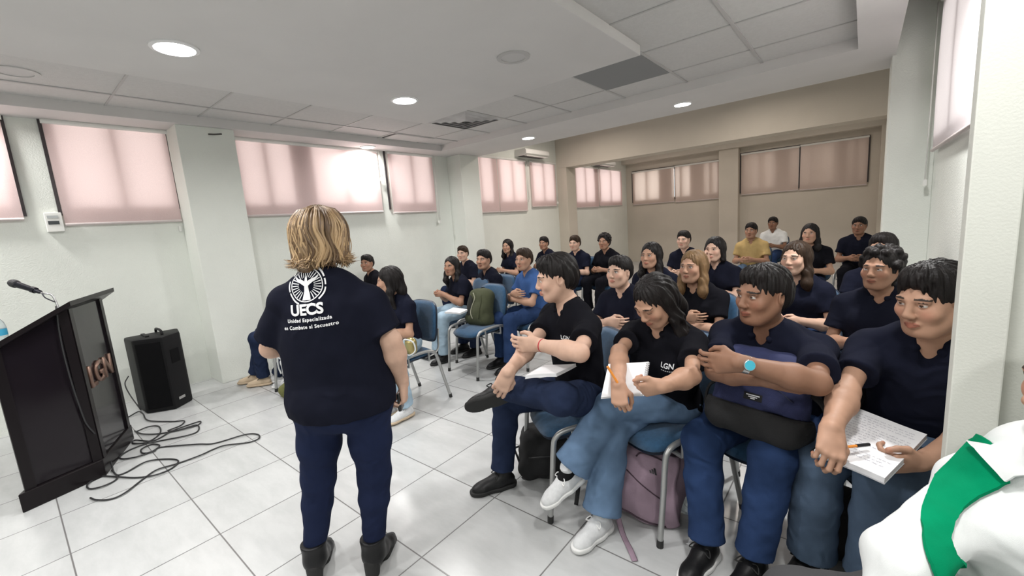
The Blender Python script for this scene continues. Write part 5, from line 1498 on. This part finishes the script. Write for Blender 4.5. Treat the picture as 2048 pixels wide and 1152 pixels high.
MB().tube(smooth_path([_p, _p*.6+_q*.4-Vector((0, 0, .05)), _q*.8+_p*.2-Vector((0, 0, .012)), _q], 6), .013, 8, flat=.15).build('strap', M_BAGP, t, smooth=True)
lg = bmesh.new()
for k, (x0, h) in enumerate(((-.016, .010), (-.004, .018), (.008, .026))):   # three slanting bars
    lg.faces.new([lg.verts.new(p) for p in ((x0, 0, 0), (x0+.009, 0, 0), (x0+.009-h*.55, h, 0), (x0-h*.55, h, 0))][::1])
org_ = on_bag(-.025, .055, 0); press_on(lg, body_, org_, Vector(aR), Vector(aU), Vector(aF), .003, .3); bm_obj('mark', lg, M_PENB, t)
q = SDF(); q.ell(cB-aR*.150-aU*.035, np.array([.022, .035, .040]), (aR, aF, aU)); sdf_obj(q, .006, 'side_pocket', M_BAGK, t)
o = MB().tube([Vector(o_)+Vector(cB-aR*.160-aU*.05), Vector(o_)+Vector(cB-aR*.185+aU*.0)], .021, 12).build('green_pouch', mat('green_plastic', (.10, .24, .05), rough=.4), smooth='auto', origin=tuple(o_+cB-aR*.17)); tag(o, 'small green packet poking from the mauve backpack\'s side pocket', 'packet')
bt = Vector(o_)+Vector(cB+aR*.185-aU*.10); t = empty('water_bottle', bt, 0, 'clear bottle with purple cap in the mauve backpack\'s right pocket', 'bottle')
MB().lathe([(0, 0), (.030, .004), (.032, .03), (.032, .11), (.028, .125)], (0, 0, 0), 20, tuple(aU)).build('bottle_body', M_CLEAR, t, smooth='auto')
MB().lathe([(.029, .122), (.029, .158), (.022, .168), (0, .168)], (0, 0, 0), 20, tuple(aU)).build('cap', mat('cap_purple', (.10, .03, .32), rough=.4), t, smooth='auto')
wp = at(1388, 1086, Z=.02); m = MB(); rng = random.Random(3)
for k in range(14):
    a = [wp+Vector((rng.uniform(-.03, .03), rng.uniform(-.045, .045), rng.uniform(-.015, .03))) for _ in range(3)]; m.bm.faces.new([m.bm.verts.new(p) for p in a])
o = m.build('plastic_wrapper', mat('clear_wrap', (.75, .76, .77), rough=.15), origin=tuple(wp)); tag(o, 'crumpled clear wrapper on the floor beside the mauve backpack', 'wrapper')

# navy backpack held on the lap of the man with folded arms
o_ = np.array([-.290, 1.85, .575]); t = local_bag(tuple(o_), 'navy and black backpack held on the lap of the man with folded arms')
aR = unit(np.array([.98, -.12, -.05])); aF = unit(np.array([-.12, -.90, .30])); aU = unit(np.cross(aR, aF)); aU = aU if aU[2] > 0 else -aU
q = SDF(); cB = np.array([0, .03, .165]); soft_box(q, cB, (.165, .085, .165), (aR, aF, aU), .06, .03, .85); q.cut(cB-aU*.06, -aU, .006)
body_ = sdf_obj(q, .007, 'bag_body', M_BAGN, t, folds(.005, 26, 24, 24, 2, .003))
q = SDF(); soft_box(q, cB-aU*.015, (.178, .105, .155), (aR, aF, aU), .065, .03, .95); q.cut(cB-aU*.062, aU, .006)
base_ = sdf_obj(q, .007, 'bag_base', M_BAGK, t, folds(.005, 22, 24, 24, 5, .002))
patch = bmesh.new(); patch.faces.new([patch.verts.new(p) for p in ((-.033, -.014, 0), (.033, -.014, 0), (.033, .014, 0), (-.033, .014, 0))])
press_on(patch, body_, cB-aR*.0-aU*.015+aF*.1, aR, aU, aF, .003, .4); pt_ = bm_obj('brand_patch', patch, M_BAGK, t)
tm = bmesh.new()
for x0, x1, y in ((-.024, .024, .006), (-.016, .016, -.001), (-.008, .008, -.007)): tm.faces.new([tm.verts.new(p) for p in ((x0, y-.002, 0), (x1, y-.002, 0), (x1, y+.002, 0), (x0, y+.002, 0))])
press_on(tm, body_, cB-aU*.015+aF*.1, aR, aU, aF, .0045, .4); bm_obj('patch_lettering', tm, M_PRINT, pt_)
MB().tube(smooth_path([on_bag(-.13, .02, .004, body_, cB, aR, aF, aU), on_bag(-.05, .045, .004, body_, cB, aR, aF, aU), on_bag(.05, .045, .004, body_, cB, aR, aF, aU), on_bag(.13, .0, .004, body_, cB, aR, aF, aU)], 6), .004, 6).build('zip', mat('zip_navy', (.012, .016, .05), rough=.5), t, smooth=True)
MB().tube(smooth_path([Vector(cB-aR*.15+aU*.02), Vector(cB-aR*.20-aU*.02), Vector(cB-aR*.205-aU*.10), Vector(cB-aR*.17-aU*.15)], 6), .018, 8, flat=.35).build('shoulder_strap', M_BAGK, t, smooth=True)
MB().tube(smooth_path([Vector(cB+aR*.15+aU*.05), Vector(cB+aR*.215-aU*.0), Vector(cB+aR*.235-aU*.10), Vector(cB+aR*.20-aU*.17)], 6), .020, 8, flat=.35).build('shoulder_strap', M_BAGK, t, smooth=True)

# black bag hanging between the last two men of the front row
o_ = np.array([-.02, 2.25, .45]); t = local_bag(tuple(o_), 'black bag hanging on the chair between the folded-arms man and the notebook man', 'bag')
q = SDF(); soft_box(q, np.array([0, 0, .12]), (.08, .07, .20), (X3, Y3, Z3), .04, .02); sdf_obj(q, .009, 'bag_body', M_BAGK, t, folds(.005, 30, 24, 30, 2))
MB().tube(smooth_path([Vector((-.03, -.05, .28)), Vector((0, -.08, .37)), Vector((.05, -.05, .36)), Vector((.05, 0, .28))], 6), .012, 8, flat=.4).build('strap', M_BAGK, t, smooth=True)
# dark bag on the floor between the feet of the man by the pillar
o_ = np.array([.06, 2.10, 0]); t = local_bag(tuple(o_), 'black bag on the floor under the chair of the man beside the pillar', 'bag')
q = SDF(); soft_box(q, np.array([0, 0, .13]), (.15, .10, .13), (X3, Y3, Z3), .05, .02); sdf_obj(q, .010, 'bag_body', M_BAGK, t, folds(.006, 30, 24, 30, 4))
MB().tube(smooth_path([Vector((-.06, -.02, .25)), Vector((-.03, -.02, .30)), Vector((.04, -.02, .30)), Vector((.06, -.02, .25))], 5), .01, 8, flat=.5).build('grab_handle', M_BAGK, t, smooth=True)

# olive backpack on the empty chair
o_ = np.array([-3.06, 3.14, .462]); t = local_bag(tuple(o_), 'olive green backpack standing on the seat of the empty blue chair')
aR = unit(np.array([.97, .10, 0])); aF = unit(np.array([-.10, -.95, .28])); aU = unit(np.cross(aR, aF)); aU = aU if aU[2] > 0 else -aU
q = SDF(); cB = np.array([0, 0, .18]); soft_box(q, cB, (.14, .085, .18), (aR, aF, aU), .06, .03, .72); q.ell(cB+aF*.07-aU*.05+aR*.03, np.array([.09, .05, .10]), (aR, aF, aU), .02)
body_ = sdf_obj(q, .008, 'bag_body', M_BAGO, t, folds(.004, 30, 26, 26, 3))
q = SDF(); q.ell(cB-aR*.075+aF*.05, np.array([.050, .062, .15]), (aR, aF, aU), .02); sdf_obj(q, .008, 'side_panel', M_BAGOK, t)
B_ = lambda u, v, o=.004: on_bag(u, v, o, body_, cB, aR, aF, aU)
MB().tube(smooth_path([B_(-.03, .14), B_(.0, .08), B_(-.025, .0), B_(-.03, -.07), B_(-.0, -.13)], 5), .006, 6).build('zip', mat('zip_pale', (.30, .30, .22), rough=.5), t, smooth=True)
MB().tube(smooth_path([B_(.08, .12), B_(.095, .05), B_(.10, -.05), B_(.09, -.12)], 5), .012, 6, flat=.4).build('strap', M_BAGO, t, smooth=True)
MB().tube(smooth_path([Vector(cB+aU*.165-aR*.03), Vector(cB+aU*.205-aR*.015), Vector(cB+aU*.205+aR*.03), Vector(cB+aU*.165+aR*.04)], 5), .009, 8, flat=.5).build('grab_handle', M_BAGOK, t, smooth=True)
# white paper bag and olive cloth bag by the wall, half behind the standing woman
o_ = np.array(at(594, 772, Z=0)); t = local_bag(tuple(o_), 'white tote bag on the floor, half hidden behind the standing woman', 'bag')
q = SDF(); soft_box(q, np.array([0, 0, .15]), (.11, .06, .15), (unit((.8, .6, 0)), unit((-.6, .8, 0)), Z3), .03, .02); sdf_obj(q, .009, 'bag_body', M_WHITE, t, folds(.007, 24, 24, 20, 1))
MB().tube(smooth_path([Vector((-.08, -.06, .27)), Vector((-.12, -.09, .31)), Vector((-.12, -.10, .22)), Vector((-.08, -.10, .15))], 6), .008, 8).build('handle', M_WHITE, t, smooth=True)
o_ = np.array(at(584, 793, Z=0)); t = local_bag(tuple(o_), 'crumpled olive cloth bag on the floor in front of the white tote', 'bag')
q = SDF(); q.ell((0, 0, .065), (.12, .08, .075), (unit((.8, .6, 0)), unit((-.6, .8, 0)), Z3)); q.ell((.03, .0, .12), (.09, .07, .06)); q.cut((0, 0, .004), (0, 0, -1))
sdf_obj(q, .008, 'bag_body', mat('olive_cloth', (.14, .145, .045), rough=.9, wr=.4, bump=.2, bscale=500), t, folds(.010, 34, 40, 60, 2, .004))
# small gold bag of the woman in pale jeans
gp = at(822, 692, D=3.38); t = empty('handbag', gp, 0, 'small gold handbag on the lap of the woman in pale jeans', 'handbag')
q = SDF(); soft_box(q, np.array([0, 0, 0]), (.036, .028, .055), (unit((.77, .64, 0)), unit((.64, -.77, .1)), Z3), .03, .02); sdf_obj(q, .006, 'bag_body', mat('gold_leather', (.42, .34, .14), rough=.3, metal=.6), t)
MB().tube(smooth_path([Vector((-.035, -.04, .05)), Vector((.0, -.045, .065)), Vector((.045, -.01, .04)), Vector((.048, -.0, -.03)), Vector((.015, -.03, -.065)), Vector((-.02, -.045, -.055))], 6), .006, 8).build('strap', M_WHITE, t, smooth=True)
# open book, and papers held by people behind the front row
b0 = at(912, 620, D=4.42); sheets('book', [b0+Vector(p) for p in ((-.10, -.07, -.03), (.10, -.04, -.03), (.10, .08, -.01), (-.10, .06, -.01))], .015, 'open book in the hands of the reader in light jeans', 'book', lines=8, seed=4)
b0 = at(1686, 678, D=2.75); sheets('paper', [b0+Vector(p) for p in ((-.045, -.03, -.13), (.045, .0, -.13), (.035, .04, .12), (-.05, .01, .13))], .003, 'upright white sheet between the folded-arms man and the man beside the pillar', 'paper')
# ================================================================== the woman in white at the lower right
f5 = unit((-.50, -.86, 0)); r5 = np.cross(f5, [0, 0, 1.]); n5 = np.array([.335, 1.225, .975])
J5 = dict(nek=n5, shR=np.array(at(1948, 955, D=.95)), shL=n5-r5*.165-Z3*.035, hed=np.array([.345, 1.20, 1.135]), elR=np.array(at(1806, 1122, D=.84)), elL=n5-r5*.24+f5*.08-Z3*.30, pel=n5-Z3*.43+r5*.0-f5*.03, hipR=n5-Z3*.44+r5*.09-f5*.02, hipL=n5-Z3*.44-r5*.09-f5*.02)
J5['wrR'] = J5['elR']+np.array([-.02, -.12, -.20]); J5['wrL'] = J5['elL']+f5*.22
J5['knR'] = np.array(at(1592, 1212, D=.95)); J5['knL'] = J5['hipL']+unit((-.75, -.6, -.1))*.40
J5['anR'] = J5['knR']+np.array([-.02, .02, -.40]); J5['anL'] = J5['knL']+np.array([0, 0, -.42]); J5['anL'][2] = .09
P5 = make_person('woman in white shirt with green neckerchief, cut off by the right edge of the photo', J5, s=.96, fat=1.10, fem=True, chest=1.12, tone='mid', head=unit((-.90, -.42, -.05)), hair=('bun', M_HBRN), shirt=M_WHITE, pants=mat('charcoal_cloth', (.035, .035, .038), rough=.9), long_sleeve=True,
                 legs=dict(th=.088, kn=.072, cf=.06, hem=.055), hands={}, shoes=dict(m=M_LEATH), hero=True, seed=51, fold=.009, lip=(.30, .06, .07))
chair(n5[0]-.02, n5[1]-.10, math.atan2(f5[0], -f5[1]), 'blue chair under the woman in white at the lower right')
M_GREEN = cloth_mat('green_cloth', (.0, .215, .095))
def lay_cloth(name, pix, off, thick, m, parent, step=.012, D0=.9, soft=.0):
    """a piece of cloth lying on the shirt: outline given by where it lies in the photo, laid on the body and given thickness"""
    bvh = BVHTree.FromObject(P5['shirt'], bpy.context.evaluated_depsgraph_get()); C0 = Vector((0, 0, CAMZ))
    bm = bmesh.new(); bm.faces.new([bm.verts.new((x*.001, -y*.001, 0)) for x, y in pix])
    bmesh.ops.triangulate(bm, faces=bm.faces)
    for it in range(6):
        long = [e for e in bm.edges if e.calc_length() > step]
        if not long: break
        bmesh.ops.subdivide_edges(bm, edges=long, cuts=1); bmesh.ops.triangulate(bm, faces=bm.faces)
    for v in bm.verts:
        x_, y_ = v.co.x*1000, -v.co.y*1000
        for k in range(16):
            d = (at(x_+3*k, y_+3*k, D=1)-C0); h = bvh.ray_cast(C0, d.normalized(), 3)
            if h[0] is not None: break
        if h[0] is not None: v.co = h[0]+h[1]*off
        else:
            p = C0+d*D0; q = bvh.find_nearest(p); p = C0+d*((q[0]-C0).dot(d)/d.dot(d)); q = bvh.find_nearest(p); v.co = p*.35+(q[0]+q[1]*off)*.65
    for _ in range(5): bmesh.ops.smooth_vert(bm, verts=[v for v in bm.verts if not v.is_boundary], factor=.5, use_axis_x=True, use_axis_y=True, use_axis_z=True)
    bmesh.ops.recalc_face_normals(bm, faces=bm.faces)
    bm.normal_update()
    if sum((f.normal.dot(C0-f.calc_center_median()) for f in bm.faces)) < 0: bmesh.ops.reverse_faces(bm, faces=bm.faces)
    bmesh.ops.solidify(bm, geom=bm.faces[:], thickness=thick)
    o = bm_obj(name, bm, m, parent); o.data.polygons.foreach_set('use_smooth', [True]*len(o.data.polygons)); o.data.set_sharp_from_angle(angle=math.radians(50))
    return P5['child'](o)
lay_cloth('neckerchief', [(1963, 872), (1985, 884), (2020, 930), (2026, 968), (2000, 982), (1962, 998), (1928, 1020), (1902, 1046), (1892, 1078), (1900, 1108), (1916, 1128), (1908, 1175), (1870, 1175), (1864, 1151), (1847, 1105), (1841, 1073), (1841, 1044), (1854, 1001), (1879, 958), (1915, 922), (1950, 887)], .012, .007, M_GREEN, P5['body'])
lay_cloth('collar', [(1957, 895), (2000, 900), (2075, 880), (2075, 955), (2045, 958), (2027, 968), (1990, 930)], .022, .005, M_WHITE, P5['body'])

# ================================================================== the audience behind
AUD = []
def sitter(px, py, hz, yaw, s, tone, hair, shirt, label, pose='lap', pants=M_DEN, fem=False, seed=0, dx=0, dy=0, hvol=1.2, look=None, chair_label=None, shoes_=None, lean=.05, nochair=False, xy=None, legs=True, jm=None):
    rng = random.Random(seed)
    w = at(px, py, Z=hz)
    f = np.array([math.sin(yaw), -math.cos(yaw), 0.])
    x, y = (w.x-f[0]*(lean+.05)*1.0+dx, w.y-f[1]*(lean+.05)*1.0+dy) if xy is None else xy
    J, f, r = seated_joints(x, y, yaw, s, lean, pose, rng)
    dz = hz-J['hed'][2]
    for k in ('hed', 'nek', 'shL', 'shR', 'elL', 'elR'): J[k] = J[k]+np.array([0, 0, dz])
    for k, v in (jm or {}).items(): J[k] = np.array(v, float)
    hd = unit(look if look is not None else np.array([-1.72, .8, 1.4])-J['hed']); hd = unit(hd*.7+f*.5)
    hands = dict(L=dict(d=unit(r*.55+f*.8), side=(0, 0, 1), curl=(.5, .55, .6, .6)), R=dict(d=unit(-r*.55+f*.8), side=(0, 0, 1), curl=(.5, .55, .6, .6)))
    if pose == 'cross': hands = dict(L=dict(d=r, side=(0, 0, 1), curl=(.4,)*4), R=dict(d=-r, side=(0, 0, 1), curl=(.4,)*4))
    if pose == 'chin': hands['R'] = dict(d=unit(np.array([0, 0, 1.])-r*.2-f*.2), side=f, curl=(1.1,)*4)
    sh = shoes_ or dict(m=M_LEATH, sole=M_SOLEB)
    p = make_person(label, J, s, rng.uniform(.98, 1.12), fem, 1.0, tone, hd, hair=hair, hvol=hvol, shirt=shirt, sleeve=.6, pants=pants, legs=dict(th=.092, kn=.074, cf=.070, hem=.068, stop=.95), hands=hands, shoes=sh, seed=seed, group=None)
    AUD.append(p)
    if not nochair: chair(x+f[0]*.06, y+f[1]*.06, yaw, chair_label or 'blue chair under the '+label[:60])
    return p
SNK = dict(m=M_SNEAK, sole=M_SOLEW)
S_, L_, B_, U_, C_ = 'short', 'long', 'bob', 'bun', 'curly'
# nearest ones, with their things
G1 = sitter(810, 560, 1.09, -.06, .92, 'mid', (L_, M_HBLK), M_NAVY2, 'woman in navy polo and pale jeans just right of the standing speaker', 'lap', M_DENP, True, 101, shoes_=dict(m=M_SNEAK, sole=M_BEIGE, lace=M_LACEW), chair_label='blue chair whose grey legs show just right of the standing woman', look=np.array([-1., -.35, -.1]), xy=(-3.03, 2.16), jm=dict(knL=at(792, 715, Z=.52), knR=at(752, 712, Z=.52), anL=at(812, 815, Z=.09), anR=at(778, 812, Z=.09)))
N1 = sitter(905, 533, 1.05, -.35, .88, 'tan', (L_, M_HBLK), M_NAVY, 'person in navy shirt and light jeans reading an open book', 'write', M_DENP, True, 102, chair_label='blue chair under the reader with the open book', lean=.10)
chair(-3.04, 3.05, -.12, 'empty blue chair carrying the olive backpack')
B1 = sitter(1050, 520, 1.10, -.35, .95, 'mid', (S_, M_HBRN), M_BLUE, 'man in bright blue shirt and jeans behind the chair with the olive backpack', 'cross', M_DENM, False, 103, chair_label='blue chair under the man in the bright blue shirt')
W1 = sitter(650, 560, 1.04, -.72, .90, 'mid', (S_, M_HBLK), M_NAVY, 'seated person in jeans and beige shoes by the wall, mostly hidden behind the standing woman', 'lap', M_DEN, False, 104, lean=-.06, xy=(-4.44, 1.95), jm=dict(knR=(-4.84, 1.66, .55), knL=(-4.70, 1.54, .53), anR=at(509, 750, Z=.085), anL=at(528, 755, Z=.085)), shoes_=dict(m=M_BEIGE, sole=M_BEIGE, lace=M_LACEB), chair_label='blue chair by the left wall behind the standing woman')
W2 = sitter(690, 560, 1.04, -.72, .88, 'tan', (L_, M_HBLK), M_NAVY, 'seated person in white sneakers next to the one in beige shoes', 'lap', M_DEN, True, 105, xy=(-4.00, 2.12), jm=dict(knR=(-4.40, 1.86, .53), knL=(-4.28, 1.76, .53), anR=at(553, 749, Z=.085), anL=at(578, 757, Z=.085)), shoes_=dict(m=M_SNEAK, sole=M_SOLEW, lace=M_LACEW), chair_label='blue chair under the person in white sneakers')
AL = [
 (735, 527, 1.08, -.6, 'tan', (S_, M_HBLK), M_BLACK, 'dark-haired person whose head just shows over the standing woman\'s right shoulder', 'lap', False),
 (968, 520, 1.08, -.5, 'mid', (S_, M_HBLK), M_NAVY, 'person in navy shirt directly above the olive backpack', 'lap', False),
 (948, 502, 1.07, -.5, 'fair', (S_, M_HBRN), M_NAVY, 'person in navy at the left wall, far behind the reader with the book', 'lap', False),
 (1015, 493, 1.09, -.5, 'mid', (L_, M_HBLK), M_NAVY2, 'long-haired person by the left wall beyond the man in bright blue', 'lap', True),
 (1088, 487, 1.09, -.4, 'tan', (S_, M_HBLK), M_NAVY, 'short-haired person near the column under the beam', 'cross', False),
 (1150, 487, 1.10, -.4, 'fair', (S_, M_HBRN), M_NAVY2, 'pale person in navy behind the man with the crossed leg', 'lap', False),
 (1208, 484, 1.10, -.4, 'tan', (C_, M_HBLK), M_BLACK, 'person with dark curly hair left of the back window, upper row', 'lap', True),
 (1240, 545, 1.09, -.35, 'fair', (S_, M_HBLK), M_NAVY, 'person with short dark hair directly between the man with crossed leg and the writing woman', 'cross', False),
 (1302, 512, 1.10, -.3, 'mid', (L_, M_HBLK), M_NAVY2, 'woman with long black hair above the writing young woman', 'lap', True),
 (1368, 480, 1.11, -.3, 'fair', (S_, M_HBLK), M_NAVY, 'man in navy under the left back window', 'lap', False),
 (1386, 535, 1.09, -.3, 'mid', (L_, M_HDBL), M_BLACK, 'woman with long dark-blond hair behind the writing young woman', 'cross', True),
 (1430, 500, 1.10, -.25, 'fair', (B_, M_HBLK), M_NAVY, 'person with a black bob below the pillar between the back windows', 'chin', True),
 (1502, 462, 1.11, -.2, 'tan', (S_, M_HBLK), M_YEL, 'person in mustard shirt far back under the right back window', 'lap', False),
 (1545, 447, 1.11, -.2, 'dark', (S_, M_HBLK), M_WHITE, 'person in white shirt far back under the right back window', 'lap', False),
 (1592, 518, 1.10, -.2, 'fair', (L_, M_HBRN), M_NAVY2, 'woman with long brown hair behind the man with folded arms', 'lap', True),
 (1618, 468, 1.11, -.2, 'mid', (L_, M_HBLK), M_BLACK, 'person with long black hair and black shirt, upper row under the right window', 'lap', True),
 (1720, 452, 1.11, -.15, 'dark', (S_, M_HBLK), M_NAVY, 'farthest person in navy at the right end of the back row', 'lap', False),
 (1768, 500, 1.10, -.2, 'mid', (S_, M_HBLK), M_NAVY2, 'broad man in navy in front of the far right pillar', 'cross', False),
 (1845, 540, 1.09, -.2, 'tan', (C_, M_HBLK), M_NAVY, 'person with bushy black hair right behind the man beside the pillar', 'lap', True),
]
for i, (px, py, hz, yaw, tone, hair, shirt, lab, pose, fem) in enumerate(AL):
    rng = random.Random(i)
    sitter(px, py, hz, yaw*.45+rng.uniform(-.1, .1), rng.uniform(.92, .97), tone, hair, shirt, lab, pose, rng.choice([M_DEN, M_DENM, M_DENL, M_BLACK]), fem, 200+i, hvol=rng.uniform(1, 1.6), dx=-.17 if px > 1830 else 0, xy=(-4.75, 4.70) if px == 948 else None)
